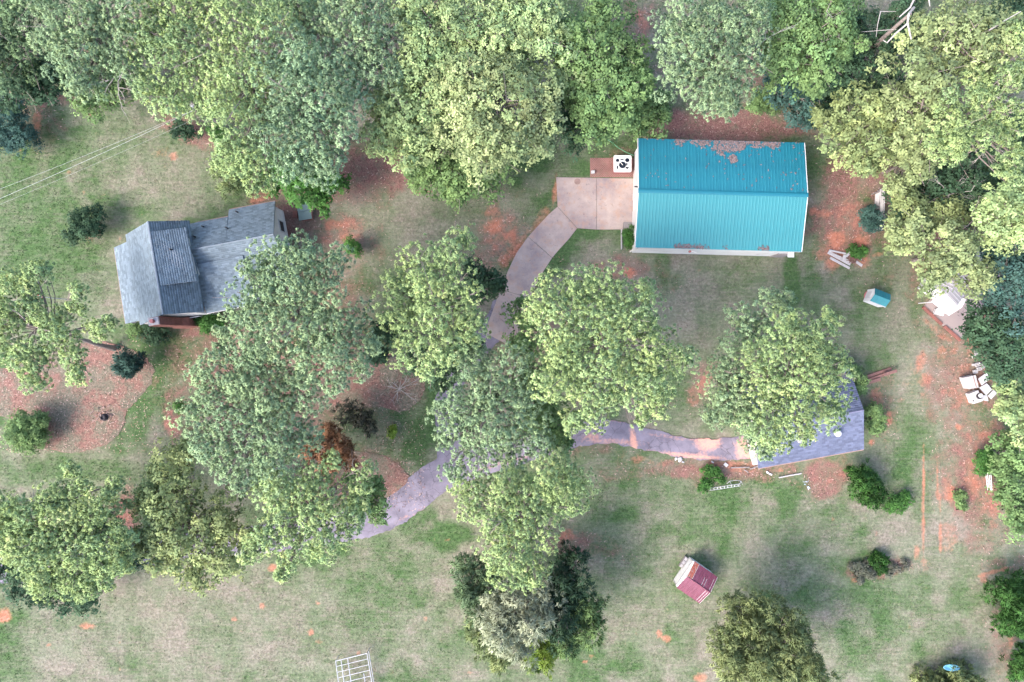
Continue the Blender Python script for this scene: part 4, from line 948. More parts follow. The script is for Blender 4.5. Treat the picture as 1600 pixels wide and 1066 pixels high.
gt = tag(empty('farm_gate', P(1545, 753)), 'grey tube gate leaning beside the bright shrub near the right edge', 'gate')
for k in range(4):
    MB().tube([P(1540 + k * 2.7, 739 - k * .6, .35 + .1 * k), P(1543.5 + k * 2.2, 766 + k * .2, .35 + .1 * k)], .032, 5).build('tube', M['galv'], gt, True)
for (x0, y0) in ((1540, 739), (1541.5, 752), (1543.5, 766)):
    MB().tube([P(x0, y0, .38), P(x0 + 8, y0 - .8, .64)], .03, 5).build('brace', M['galv'], gt, True)

# poles, pipes, white stones south of the driveway
def pole(pts, r, mm, label, cat='pole', group=None, name='pole'):
    return tag(MB().tube([P(*p) for p in pts], r, 6).build(name, M[mm]), label, cat, group)
pole([(1217, 746.5, .08), (1234, 743, .1), (1252, 740, .08)], .07, 'boardwhite', 'white pole lying south of the garage')
pole([(1142, 731, .15), (1157, 730.5, .15), (1171, 730.2, .12)], .06, 'greywood', 'straight grey pole lying beside the weed patch')
pole([(1172, 733, .1), (1179, 730.5, .1), (1186, 728, .14)], .06, 'greywood', 'pinkish branch stub lying between grey pole and garage')
pole([(1162, 734, .1), (1166, 736, .2), (1169, 738.5, .1)], .05, 'greywood', 'short bent stick under the grey pole')
ld_ = tag(empty('ladder', P(1140, 757)), 'aluminium ladder lying in the weeds south of the driveway', 'ladder')
for (dy) in (0, 3.2): MB().tube([P(1108, 763.5 + dy, .3), P(1157, 756 + dy, .25)], .035, 5).build('side_rail', M['galv'], ld_, True)
for k in range(9): x = 1110 + k * 5.4; MB().tube([P(x, 763.3 - k * .82, .3), P(x + .3, 766.3 - k * .82, .3)], .022, 4).build('rung', M['galv'], ld_, True)
fr2 = tag(empty('wire_frame', P(1150, 752)), 'thin metal frame arching over the weeds beside the ladder', 'frame')
MB().tube([P(1136, 756, .1), P(1140, 752, .5), P(1150, 750.5, .6), P(1158, 752, .5), P(1160, 757, .1)], .025, 5).build('hoop', M['galv'], fr2, True)
MB().tube([P(1140, 752, .5), P(1143, 758, .4), P(1155, 757.5, .4), P(1158, 752, .5)], .02, 5).build('hoop', M['galv'], fr2, True)
def stone(px, py, r, label, mm='enamel', group=None, z=.0, name='stone'):
    me = bpy.data.meshes.new(name); import bmesh
    bm = bmesh.new(); bmesh.ops.create_icosphere(bm, subdivisions=2, radius=1)
    for v in bm.verts:
        n = math.sin(v.co.x * 3.1 + px) * .12 + math.sin(v.co.y * 4.3 + py) * .12 + random.uniform(-.05, .05)
        v.co *= (1 + n); v.co.z *= .55
    bm.to_mesh(me); bm.free(); me.materials.append(M[mm])
    o = link_mesh(name, me); o.location = P(px, py) + Vector((0, 0, r * .35 + z)); o.scale = (r, r * random.uniform(.6, 1), r); o.rotation_euler = (0, 0, random.random() * 3)
    return tag(o, label, 'stone', group)
stone(1062, 718, .28, 'largest white stone at the driveway edge', group='white stones along the driveway')
stone(1056, 717, .2, 'white stone just west of the largest white stone', group='white stones along the driveway')
stone(1067, 722, .13, 'tiny white stone south east of the largest white stone', group='white stones along the driveway')
board((1131, 724), (1136, 728), .30, .10, .1, 'enamel', 'small white box by the weed patch south of the driveway', 'box', None, 'box')
board((1111, 720.5), (1114.5, 723), .14, .06, .1, 'enamel', 'small white plate at the top of the weed patch', 'plate', None, 'plate')
stone(1199, 738, .14, 'round white stone below the garage corner', group='white debris below the garage corner')
board((1201, 740), (1206, 742), .17, .08, .02, 'enamel', 'white block lying below the garage corner', 'block', 'white debris below the garage corner', 'block')
tp = MB(); 
for k in range(9):
    q = P(1261 + random.uniform(-5, 5), 757 + random.uniform(-8, 8)); s_ = random.uniform(.12, .3)
    tp.slab([q + Vector((random.uniform(-s_, s_), random.uniform(-s_, s_), .03 + .05 * random.random())) for _ in range(3)], .01)
tag(tp.build('plastic_scraps', mat('pale_plastic', (.42, .52, .68), .4, .1)), 'pale blue plastic scraps on the bare patch below the garage', 'plastic', kind='stuff')
# old timber pile east of the garage
for k, (x0, y0, x1_, y1_, lab) in enumerate(((1350, 590, 1392, 576, 'upper reddish plank of the rotten stack north east of the garage'), (1352, 595, 1386, 583, 'middle reddish plank of the rotten stack'), (1349, 599, 1372, 592, 'lower broken plank of the rotten stack'), (1376, 585, 1396, 579, 'eastern plank end of the rotten stack'))):
    board((x0, y0), (x1_, y1_), .30, .12, .02 + .17 * k, 'oldwood', lab, 'plank', 'rotten planks north east of the garage', 'plank')
# raised planter at right
pl = tag(empty('planter_bed', P(1496, 783)), 'long narrow wooden planter with red brown boards on the bare clay', 'planter')
for (a_, b_) in (((1490, 767), (1491, 797)), ((1500, 766), (1503, 796)), ((1490, 767), (1500, 766)), ((1491, 797), (1503, 796))):
    A_, B_ = P(*a_), P(*b_); MB().tube([A_ + Vector((0, 0, .12)), B_ + Vector((0, 0, .12))], .09, 4).build('side_board', M['oldwood'], pl, True)

# blue sled on the mound
bs = tag(empty('blue_tub', P(1487, 1043, 1.5)), 'light blue plastic tub lying on the mounded shrub at the bottom edge', 'tub')
q = P(1487, 1043.5, 2.2); prof = []
for (s_, z) in ((.80, -.16), (.96, .0), (1.02, .02), (.90, .0), (.72, -.12)):
    prof.append([(q.x + .78 * s_ * math.cos(t_) , q.y - .05 * math.cos(t_) + .30 * s_ * math.sin(t_), q.z + z) for t_ in [2 * math.pi * k / 28 for k in range(28)]])
m_ = MB(); m_.add([v for r in prof for v in r], [(i * 28 + k, i * 28 + (k + 1) % 28, (i + 1) * 28 + (k + 1) % 28, (i + 1) * 28 + k) for i in range(4) for k in range(28)] + [tuple(4 * 28 + k for k in range(28)), tuple(k for k in range(28))[::-1]])
m_.build('hull', M['blue'], bs, True, True)
MB().box(q.x - .06, q.x + .12, q.y - .2, q.y + .2, q.z - .1, q.z - .02).build('seat', M['blue'], bs, True)

# flagpole
fp = tag(empty('flagpole', P(107, 468)), 'thin flagpole with a small red and white flag left of the farmhouse', 'flagpole')
q = P(107, 468)
MB().tube([q, q + Vector((0, 0, 4.6))], [.05, .03], 8).build('pole', M['trim'], fp, True)
for k in range(6):
    z0 = 3.15 + k * .13; n_ = 7; vs = []
    for j in range(n_): 
        xx = -.06 - .17 * j; yy = .10 * math.sin(j * 1.3 + .4); vs += [q + Vector((xx, yy + .03 * (k - 3), z0 - .015 * j)), q + Vector((xx, yy + .03 * (k - 2), z0 + .13 - .015 * j))]
    MB().add(vs, [(2 * j, 2 * j + 2, 2 * j + 3, 2 * j + 1) for j in range(n_ - 1)]).build('flag_stripe', M['red' if k % 3 != 1 else 'trim'], fp, True)

# utility pole and wires
up = tag(empty('utility_pole', P(352, 200)), 'grey utility pole standing among the trees above the farmhouse', 'utility pole')
q = P(352, 200); top = q + Vector((0, 0, 8.2))
MB().tube([q, top], [.16, .11], 10).build('pole', M['greywood'], up, True)
MB().tube([top + Vector((-.7, .5, -.4)), top + Vector((.7, -.5, -.4))], .07, 5).build('crossarm', M['greywood'], up, True)
lathe([(.0, 0), (.2, 0), (.22, .1), (.22, .65), (.15, .72), (.001, .74)], 14, Matrix.Translation(top + Vector((.1, -.35, -1.6)))).build('transformer', M['galv'], up, True)
def wire(a_, b_, r, label):
    A_, B_ = P(*a_), P(*b_); pts = []
    for k in range(13):
        t = k / 12; p = A_.lerp(B_, t); p.z -= 4 * .35 * t * (1 - t); pts.append(p)
    tag(MB().tube(pts, r, 4).build('overhead_wire', M['cable']), label, 'wire', 'overhead wires crossing the upper left lawn')
wire((-60, 318, 7.6), (330, 160, 7.6), .009, 'northernmost of the overhead wires crossing the upper left lawn')
wire((-60, 336, 7.4), (334, 157, 7.4), .013, 'thick middle overhead wire crossing the upper left lawn')
wire((-60, 344, 6.6), (334, 172, 7.0), .006, 'faintest and southernmost overhead wire over the upper left lawn')

# ------------------------------------------------------------------ trees and shrubs
PAL = {  # tip / tip / inner colours: the two tips are mixed bough by bough
    'py': ((.396, .514, .198), (.289, .417, .198), (.091, .128, .080)),
    'pg': ((.321, .433, .219), (.235, .348, .203), (.080, .118, .086)),
    'dm': ((.34, .39, .185), (.20, .27, .12), (.06, .08, .04)),
    'pb': ((.300, .428, .235), (.241, .364, .214), (.075, .118, .080)),
    'pb_': ((.244, .366, .238), (.189, .305, .220), (.061, .098, .073)),
    'pd': ((.17, .26, .125), (.14, .22, .12), (.045, .07, .05)),
    'dy': ((.32, .375, .17), (.17, .225, .105), (.05, .065, .03)),
    'dl': ((.372, .449, .199), (.218, .321, .148), (.064, .096, .045)),
    'dg': ((.187, .289, .107), (.118, .203, .080), (.037, .064, .032)),
    'db': ((.075, .190, .040), (.050, .135, .035), (.020, .050, .015)),
    'dd': ((.057, .109, .057), (.040, .086, .048), (.018, .037, .023)),
    'bt': ((.060, .132, .108), (.048, .102, .090), (.022, .042, .036)),
    'ol': ((.31, .36, .15), (.17, .23, .10), (.05, .065, .035)),
    'gy': ((.449, .492, .332), (.353, .407, .278), (.139, .139, .107)),
    'ru': ((.42, .23, .13), (.30, .16, .095), (.14, .08, .055)),
    'pu': ((.15, .15, .12), (.11, .13, .09), (.06, .05, .045)),
    'li': ((.220, .310, .045), (.150, .240, .045), (.050, .080, .020)),
}
def unit(v): return v / np.maximum(np.linalg.norm(v, axis=1, keepdims=True), 1e-6)

def boughs(lobes, h, r_b, dens, g, flat=.55, droop=.0):
    """bough centres over domed lobes: world positions, outward directions, radii"""
    pos = []; rad = []; low = []
    for lb in lobes:
        px, py, rp = lb[:3]; hz = h + (lb[3] if len(lb) > 3 else 0)
        c = P(px, py, hz); r = rp / 16 * (H - hz) / H * 1.14; rl = min(r_b, .48 * r)
        n = max(3, int(dens * (r / rl) ** 2 * (1.7 if r_b in (.98, .72) else 1.4)))
        i = np.arange(n); rho = np.sqrt((i + .5) / n) * (r - .6 * rl) * (1 + g.normal(0, .07, n)); th = i * 2.39996 + g.uniform(0, 6.28)
        x = c.x + rho * np.cos(th) + g.normal(0, rl * .25, n); y = c.y + rho * np.sin(th) + g.normal(0, rl * .25, n)
        z = hz + flat * r * np.sqrt(np.clip(1 - (rho / (r * 1.02)) ** 2, 0, 1)) * 1.15 - .5 * min(1, r) + g.normal(0, rl * .58, n)
        pos.append(np.stack([x, y, z], 1)); rad.append(rl * g.uniform(.62, 1.25, n)); low.append(np.zeros(n))
        n2 = max(2, int(n * .5)); rho = np.sqrt(g.random(n2)) * r * .95; th = g.uniform(0, 6.28, n2)
        pos.append(np.stack([c.x + rho * np.cos(th), c.y + rho * np.sin(th), np.maximum(.15, hz - r * .25 - g.uniform(.3, 1.0, n2) * r * .5)], 1)); rad.append(rl * g.uniform(.7, 1.15, n2)); low.append(np.ones(n2))
    return np.concatenate(pos), np.concatenate(rad), np.concatenate(low)

def foliage(lobes, h, kind, pal, seed, dens=1.0):
    g = np.random.default_rng(seed)
    a_, b_, inn = (np.array(c) for c in PAL[pal])
    big = kind in ('pine', 'sparse')
    r_b = {'pine': .98, 'sparse': .72, 'leaf': 1.15, 'cedar': .8, 'bush': .45}[kind]
    pos, rad, low = boughs(lobes, h, r_b, dens, g, flat={'pine': .5, 'sparse': .35, 'leaf': .6, 'cedar': .7, 'bush': .75}[kind])
    nb = len(pos)
    tone = np.clip(.5 + g.normal(0, .28, nb), 0, 1); gain = np.clip(1 + g.normal(0, .11, nb), .7, 1.35)
    k = {'pine': 34, 'sparse': 25, 'leaf': 26, 'cedar': 22, 'bush': 16}[kind]
    # sub-clumps over the upper two thirds of each bough
    i = np.arange(k); zc = 1 - (i + .5) / k * 1.45; th = i * 2.39996
    s_ = np.stack([np.sqrt(np.clip(1 - zc ** 2, 0, 1)) * np.cos(th), np.sqrt(np.clip(1 - zc ** 2, 0, 1)) * np.sin(th), zc], 1)
    rot = g.uniform(0, 6.28, nb); cr_, sr_ = np.cos(rot)[:, None], np.sin(rot)[:, None]
    d = np.stack([s_[None, :, 0] * cr_ - s_[None, :, 1] * sr_, s_[None, :, 0] * sr_ + s_[None, :, 1] * cr_, np.broadcast_to(s_[None, :, 2], (nb, k))], -1)
    d = d + g.normal(0, .16, d.shape); sq = np.array([1, 1, .62])
    asp = g.uniform(.75, 1.3, (nb, 1, 2)); 
    off = d * rad[:, None, None] * sq * g.uniform(.72, 1.1, (nb, k, 1)); off[..., :2] *= asp
    C = (pos[:, None] + off).reshape(-1, 3); D = unit(d.reshape(-1, 3) * np.array([1, 1, .8]) + np.array([0, 0, .35]))
    keep = g.random(len(C)) < np.repeat(np.clip((rad / r_b) ** (1.6 if kind in ('pine', 'sparse') else 1.3), .22, 1), k) * .95
    tn = np.repeat(tone, k)[keep]; gn = np.repeat(gain, k)[keep]; C = C[keep]; D = D[keep]; lw_ = np.repeat(low, k)[keep]
    n = len(C); tn = np.clip(tn + g.normal(0, .18, n), 0, 1); gn = gn * (1 + g.normal(0, .10, n))
    cc = (a_ * tn[:, None] + b_ * (1 - tn[:, None])) * gn[:, None]
    if kind in ('pine', 'sparse'):                                      # pompoms of needles
        m = 24; L = g.uniform(.16, .27, (n, m, 1)); w = .043
        dd = unit((D[:, None] * .8 + unit(g.normal(0, 1, (n * m, 3))).reshape(n, m, 3)).reshape(-1, 3)).reshape(n, m, 3)
        tip = C[:, None] + dd * L * g.uniform(.75, 1.2, (n, 1, 1)); base = C[:, None] + dd * .06
        sd_ = unit(np.cross(dd.reshape(-1, 3), g.normal(0, 1, (n * m, 3)))).reshape(n, m, 3) * w
        V = np.stack([base + sd_, tip, base - sd_], 2).reshape(-1, 3)
        F = np.arange(n * m * 3).reshape(-1, 3)
        nf = unit((dd * .75 + D[:, None] * .45 + np.array([0, 0, .35])).reshape(-1, 3))
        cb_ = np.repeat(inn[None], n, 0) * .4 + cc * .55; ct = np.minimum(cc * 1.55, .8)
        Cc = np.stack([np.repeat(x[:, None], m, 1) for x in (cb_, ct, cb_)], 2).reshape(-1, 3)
    elif kind == 'cedar':                                               # feathery sprays
        m = 20; L = g.uniform(.16, .46, (n, m, 1)); dd = unit((D[:, None] * 1.0 + g.normal(0, .55, (n, m, 3))).reshape(-1, 3)).reshape(n, m, 3)
        st_ = C[:, None] + g.normal(0, .10, (n, m, 3)); tip = st_ + dd * L
        sd_ = unit(np.cross(dd.reshape(-1, 3), g.normal(0, 1, (n * m, 3)))).reshape(n, m, 3) * .045
        V = np.stack([st_ + sd_, tip, st_ - sd_], 2).reshape(-1, 3); F = np.arange(n * m * 3).reshape(-1, 3); nf = unit((dd * .6 + D[:, None]).reshape(-1, 3))
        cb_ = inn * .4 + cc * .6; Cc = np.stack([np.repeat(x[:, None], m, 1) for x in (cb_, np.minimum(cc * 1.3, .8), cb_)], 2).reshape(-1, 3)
    else:                                                               # broad leaves
        m = 14 if kind == 'leaf' else 13; sz = .125 if kind == 'leaf' else .075
        ct_ = C[:, None] + g.normal(0, .155 if kind == 'leaf' else .10, (n, m, 3)) * np.array([1, 1, .8])
        nn = unit((D[:, None] * .9 + np.array([0, 0, .5]) + g.normal(0, .55, (n, m, 3))).reshape(-1, 3)); u = unit(np.cross(nn, g.normal(0, 1, nn.shape))); v = np.cross(nn, u)
        ct_ = ct_.reshape(-1, 3); s1 = sz * g.uniform(.7, 1.35, (n * m, 1)); s2 = s1 * g.uniform(.45, .7, (n * m, 1))
        V = np.stack([ct_ - u * s1, ct_ - v * s2 + nn * s2 * .25, ct_ + u * s1, ct_ + v * s2 + nn * s2 * .25], 1).reshape(-1, 3); F = np.arange(n * m * 4).reshape(-1, 4)
        nf = unit(nn * .45 + np.repeat(D, m, 0) + np.array([0, 0, .3])); lc = np.repeat(cc, m, 0) * g.uniform(.72, 1.28, (n * m, 1)); Cc = np.repeat(lc, 4, 0)
    kk = F.shape[1]; tri = V.reshape(len(F), kk, 3); ng = np.cross(tri[:, 1] - tri[:, 0], tri[:, 2] - tri[:, 0])
    flip = (ng * nf).sum(1) < 0; F[flip] = F[flip][:, ::-1]
    return pos, rad, low, V, F, np.clip(Cc, .004, .8), np.repeat(nf, kk, 0)

NTREE = [0]
def tree(label, kind, lobes, h, pal, name, cat, base=None, dens=1.0, group=None, trunk_r=None, crown='crown'):
    seed = 100 + NTREE[0]; NTREE[0] += 1; g = np.random.default_rng(seed + 5000)
    pos, rad, low, V, F, C, Nf = foliage(lobes, h, kind, pal, seed, dens)
    wts = rad ** 2; ctr = (pos * wts[:, None]).sum(0) / wts.sum()
    if base is None:
        fo = 1 + (.5 if kind == 'leaf' else .25) * h / (H - h); bx, by = ctr[0] * fo, ctr[1] * fo
    else: b_ = P(*base); bx, by = b_.x, b_.y
    root = tag(empty(name, (bx, by, 0)), label, cat, group)
    off = np.array([bx, by, 0.0])
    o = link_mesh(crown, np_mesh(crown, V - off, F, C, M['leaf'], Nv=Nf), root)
    top = np.array([ctr[0], ctr[1], max(h * .8, ctr[2] + .3)]); bot = np.array([bx, by, -.1])
    mb = MB(); tr_ = trunk_r or (.045 + h * .017)
    pts = []; rr = []
    for k in range(8):
        t = k / 7; p = bot + (top - bot) * t; w_ = .25 * math.sin(t * 3.0) * (h / 14)
        pts.append(p - off + np.array([math.sin(t * 4 + seed) * w_ * .6, math.cos(t * 3 + seed) * w_ * .6, 0]) * (0 < k < 7)); rr.append(tr_ * (1.25 if k == 0 else 1) * (1 - .68 * t))
    mb.tube(pts, rr, 8 if h > 3 else 5)
    sel = g.permutation(len(pos))[: int(min(len(pos), 70 if kind != 'bush' else 8))]
    for j in sel:                                                       # limbs reaching the boughs
        p = pos[j] - off; hd = math.hypot(*(pos[j][:2] - ctr[:2])); t = np.clip((pos[j][2] - .55 * hd - 0.2) / top[2], .35 if kind != 'bush' else .05, .97)
        s0 = (bot + (top - bot) * t) - off; mdl = s0 + (p - s0) * .55 + np.array([g.normal(0, .15), g.normal(0, .15), -.12 * hd + .1])
        mb.tube([s0, mdl, p + np.array([0, 0, .12])], [tr_ * .26, tr_ * .17, .018], 4, caps=False)
        if h > 4:
            for q_ in range(2):
                e2 = p + g.normal(0, rad[j] * .75, 3) * np.array([1, 1, .4]); mb.tube([mdl + (p - mdl) * .5, e2], [.03, .012], 3, caps=False)
    mb.build('trunk', M['bark'], root)
    return root

PINE = 'pine_tree'; BROAD = 'broadleaf_tree'
T = [
 # top left woods
 ('dark pine filling the top-left corner', 'pine', [(0, 40, 45), (35, 20, 42), (30, 70, 40), (-30, 80, 40), (0, 95, 30)], 12, 'pd', PINE, 'pine tree'),
 ('broad grey-green pine right of the corner pine in the top-left woods', 'pine', [(115, 40, 50), (160, 70, 52), (120, 110, 40), (190, 40, 42), (85, 70, 30), (200, 100, 30), (150, 10, 40), (130, 135, 22), (70, 10, 34)], 13, 'pg', PINE, 'pine tree'),
 ('dark green broadleaf tree under the corner pine in the top-left woods', 'leaf', [(45, 120, 38), (70, 140, 30), (10, 140, 36), (85, 110, 28)], 7, 'dd', BROAD, 'tree'),
 ('dark blue-green shrub at the left edge of the upper lawn', 'bush', [(12, 190, 30), (30, 220, 22), (5, 222, 22), (22, 170, 22)], 2.4, 'bt', 'shrub', 'shrub'),
 ('low dark tree under the grey-green pine on the lawn edge', 'leaf', [(145, 155, 24), (175, 140, 26), (195, 125, 26), (130, 145, 18)], 5, 'dg', BROAD, 'tree'),
 ('bright yellow-green pine with thin bare limbs left of the power pole', 'pine', [(250, 60, 36), (290, 90, 45), (240, 140, 28), (280, 150, 36), (310, 40, 45), (330, 130, 38), (235, 45, 24), (300, 0, 40), (250, 10, 34), (325, 175, 22)], 13, 'py', PINE, 'pine tree'),
 ('tall yellow-green pine whose lower boughs hang above the farmhouse', 'pine', [(375, 50, 48), (390, 120, 50), (380, 190, 42), (360, 240, 30), (400, 250, 36), (400, 285, 18), (430, 30, 40), (350, 150, 34)], 14, 'py', PINE, 'pine tree'),
 ('large blue-green pine right of the tall pine above the farmhouse', 'pine', [(460, 90, 50), (490, 160, 54), (440, 200, 42), (480, 235, 44), (530, 210, 34), (450, 150, 40), (540, 150, 30), (505, 110, 40), (455, 260, 26), (520, 255, 22)], 14, 'pb', PINE, 'pine tree'),
 ('bright green broadleaf tree at the foot of the blue-green pine', 'leaf', [(440, 282, 24), (475, 290, 28), (505, 292, 20), (498, 312, 16), (525, 285, 14), (460, 270, 28)], 4.5, 'db', BROAD, 'tree'),
 ('twiggy pale shrub north of the farmhouse wing', 'cedar', [(352, 262, 18), (368, 285, 20), (385, 270, 16), (355, 235, 12)], 2.0, 'dl', 'shrub', 'shrub'),
 ('mid green pine behind the blue-green pine at the top edge', 'pine', [(545, 50, 40), (590, 75, 42), (560, 110, 34), (520, 20, 34), (610, 40, 28), (600, 115, 28), (575, 15, 26)], 13, 'pg', PINE, 'pine tree'),
 ('bare-floored gap pine at the top edge left of the mid green pine', 'pine', [(470, 15, 36), (500, 55, 26), (440, -10, 30)], 12, 'pg', PINE, 'pine tree'),
 ('pale yellow oak at the top edge left of centre', 'leaf', [(650, 60, 34), (690, 25, 44), (740, 20, 44), (700, 75, 32), (650, 15, 34), (660, 95, 26), (745, 70, 34)], 12, 'dl', 'oak_tree', 'tree'),
 ('mid green oak below the pale yellow oak', 'leaf', [(640, 140, 36), (625, 190, 36), (660, 215, 38), (600, 215, 24), (680, 165, 36), (595, 165, 24), (640, 235, 28)], 10, 'dl', 'oak_tree', 'tree'),
 ('largest yellow-green oak, bright on top, north of the middle lawn', 'leaf', [(740, 115, 46), (780, 160, 50), (730, 180, 42), (800, 215, 46), (750, 230, 46), (840, 190, 36), (700, 130, 30), (855, 150, 28), (790, 110, 36)], 12, 'dm', 'oak_tree', 'tree'),
 ('low green oak hanging over the north end of the middle lawn', 'leaf', [(690, 262, 38), (725, 278, 34), (660, 270, 26), (760, 262, 30), (710, 292, 22), (740, 240, 34)], 6.5, 'dg', 'oak_tree', 'tree'),
 ('light green oak at the top edge above the yellow-green oak', 'leaf', [(820, 40, 44), (860, 80, 40), (790, 60, 34), (860, 20, 36), (800, 5, 36)], 12, 'dl', 'oak_tree', 'tree'),
 ('rounded green oak left of the pine above the teal roof', 'leaf', [(920, 70, 42), (960, 100, 44), (980, 145, 34), (940, 150, 44), (900, 120, 36), (952, 182, 28), (925, 195, 24), (890, 60, 34), (985, 90, 26), (940, 30, 34), (915, 170, 26)], 10, 'dg', 'oak_tree', 'tree'),
 ('dark oak in the gap between the yellow-green oak and the rounded oak', 'leaf', [(880, 190, 26), (900, 215, 18), (875, 150, 24)], 6, 'dd', 'oak_tree', 'tree'),
 ('low scrubby tree in the gap above the hot tub', 'leaf', [(1005, 165, 24), (1020, 190, 22), (1000, 120, 18), (1030, 165, 18), (995, 200, 14)], 3.5, 'dg', BROAD, 'tree'),
 ('grey-green pine directly above the teal roof', 'pine', [(1070, 30, 40), (1110, 60, 46), (1150, 40, 42), (1070, 90, 40), (1120, 115, 42), (1160, 90, 36), (1060, 130, 24), (1110, 150, 30), (1150, 140, 26), (1140, 165, 16), (1170, 10, 30)], 13, 'pg', PINE, 'pine tree'),
 ('mid green broadleaf tree with white twigs right of the grey-green pine', 'leaf', [(1220, 40, 38), (1260, 30, 40), (1240, 80, 42), (1290, 60, 40), (1210, 95, 30), (1270, 110, 34), (1300, 20, 36), (1320, 70, 26)], 10, 'dg', BROAD, 'tree'),
 ('dark blue-green tree off the upper right corner of the teal roof', 'leaf', [(1235, 140, 24), (1255, 165, 24), (1265, 180, 18), (1220, 125, 20), (1280, 150, 20)], 5, 'bt', BROAD, 'tree'),
 ('small bright shrub at the edge of the bare ground above the teal roof', 'bush', [(1190, 155, 16), (1180, 170, 10), (1200, 165, 12)], 2.0, 'dg', 'shrub', 'shrub'),
 ('olive broadleaf tree right of the upper right corner of the teal roof', 'leaf', [(1290, 195, 30), (1325, 180, 34), (1320, 220, 30), (1355, 210, 34), (1350, 165, 30), (1370, 245, 24), (1340, 250, 22), (1385, 200, 26)], 8, 'ol', BROAD, 'tree', None, .72),
 ('dark green tree around the bare white snag at the top', 'leaf', [(1340, 110, 34), (1370, 70, 34), (1330, 40, 26), (1385, 130, 30), (1400, 60, 26), (1410, 20, 22), (1300, 130, 24)], 7, 'dd', BROAD, 'tree'),
 ('golden oak in the upper right woods, tallest of the golden crowns', 'leaf', [(1440, 90, 38), (1480, 60, 42), (1520, 85, 38), (1470, 110, 40), (1540, 40, 38), (1500, 20, 38), (1560, 70, 28), (1455, 40, 24), (1530, 110, 26)], 12, 'dy', 'oak_tree', 'tree', None, .72),
 ('golden oak left of the leaning pine trunk', 'leaf', [(1430, 150, 36), (1450, 190, 32), (1420, 200, 30), (1440, 230, 26), (1400, 160, 26)], 10, 'dy', 'oak_tree', 'tree', None, .72),
 ('small golden oak between the teal building and the leaning trunk', 'leaf', [(1402, 255, 26), (1430, 265, 24), (1400, 282, 16), (1410, 235, 22), (1440, 250, 22)], 8, 'dy', 'oak_tree', 'tree', None, .72),
 ('yellow-green pine with a stout leaning trunk at the upper right', 'sparse', [(1480, 175, 26), (1500, 210, 28), (1475, 225, 22), (1530, 165, 26), (1560, 130, 28), (1545, 205, 24), (1580, 180, 24), (1590, 230, 24), (1575, 270, 22), (1590, 120, 24), (1525, 135, 22), (1495, 240, 18), (1590, 60, 26)], 13.5, 'py', PINE, 'pine tree'),
 ('dark hollow tree below the leaning trunk', 'leaf', [(1440, 310, 28), (1480, 300, 36), (1520, 310, 34), (1500, 270, 30), (1455, 280, 24), (1540, 270, 26), (1420, 330, 22)], 5.5, 'dd', BROAD, 'tree'),
 ('dark green tree behind the corner at the right edge, near the top', 'leaf', [(1560, 240, 30), (1590, 200, 30), (1600, 250, 34), (1560, 60, 30), (1590, 20, 34)], 6, 'dd', BROAD, 'tree'),
 ('yellow-green oak crown covering the grey shed roof', 'leaf', [(1460, 400, 34), (1482, 422, 24), (1500, 385, 26), (1440, 375, 26), (1475, 365, 28), (1535, 430, 22), (1455, 430, 22), (1530, 445, 16), (1510, 410, 18), (1422, 352, 24), (1404, 372, 18)], 9, 'dy', 'oak_tree', 'tree', None, .72),
 ('olive oak above the yellow-green oak by the pale rack', 'leaf', [(1416, 322, 24), (1445, 345, 26), (1406, 368, 17), (1480, 335, 26)], 7, 'ol', 'oak_tree', 'tree'),
 ('light green tree at the right edge beside the grey shed roof', 'leaf', [(1565, 325, 34), (1590, 360, 30), (1590, 300, 30), (1560, 360, 24), (1600, 330, 40)], 10, 'dl', BROAD, 'tree'),
 ('deep teal tree at the right edge below the light green tree', 'leaf', [(1575, 430, 34), (1595, 400, 34), (1590, 470, 36), (1555, 455, 20), (1560, 400, 20)], 7, 'bt', BROAD, 'tree'),
 ('dense green tree right of the concrete pad', 'leaf', [(1555, 500, 30), (1580, 530, 36), (1550, 545, 26), (1590, 570, 34), (1560, 575, 22), (1535, 520, 18)], 6, 'dd', BROAD, 'tree'),
 ('pale grey-green tree at the right edge behind the scrap heap', 'leaf', [(1590, 625, 28), (1575, 605, 18), (1595, 660, 26), (1575, 640, 16)], 5, 'dl', BROAD, 'tree'),
 ('light green thicket at the right edge below the scrap heap', 'leaf', [(1590, 710, 26), (1580, 745, 24), (1595, 780, 28), (1590, 815, 22), (1570, 725, 14)], 3.5, 'dg', BROAD, 'thicket'),
 ('small bright shrub above the tube gate', 'bush', [(1535, 718, 12), (1545, 728, 12), (1540, 710, 9), (1534, 735, 8)], 1.3, 'db', 'shrub', 'shrub'),
 ('vivid green rounded shrub at the right edge near the bottom', 'cedar', [(1580, 930, 22), (1600, 950, 26), (1575, 965, 18), (1590, 975, 20), (1600, 925, 20)], 2.6, 'db', 'shrub', 'shrub'),
 ('small green shrub in the bottom-right corner', 'cedar', [(1594, 1030, 16), (1600, 1050, 16)], 1.6, 'db', 'shrub', 'shrub'),
 # middle
 ('sparse pine at the left edge leaning over the mulch bed', 'sparse', [(40, 440, 22), (62, 422, 13), (46, 470, 12), (8, 440, 26), (15, 490, 30), (120, 455, 12), (118, 480, 14), (70, 500, 20), (100, 520, 26), (150, 512, 18), (172, 505, 10), (60, 545, 26), (30, 560, 22), (45, 590, 18), (118, 585, 16), (110, 555, 18), (0, 540, 26), (-30, 480, 34)], 12, 'py', PINE, 'pine tree', (178, 545)),
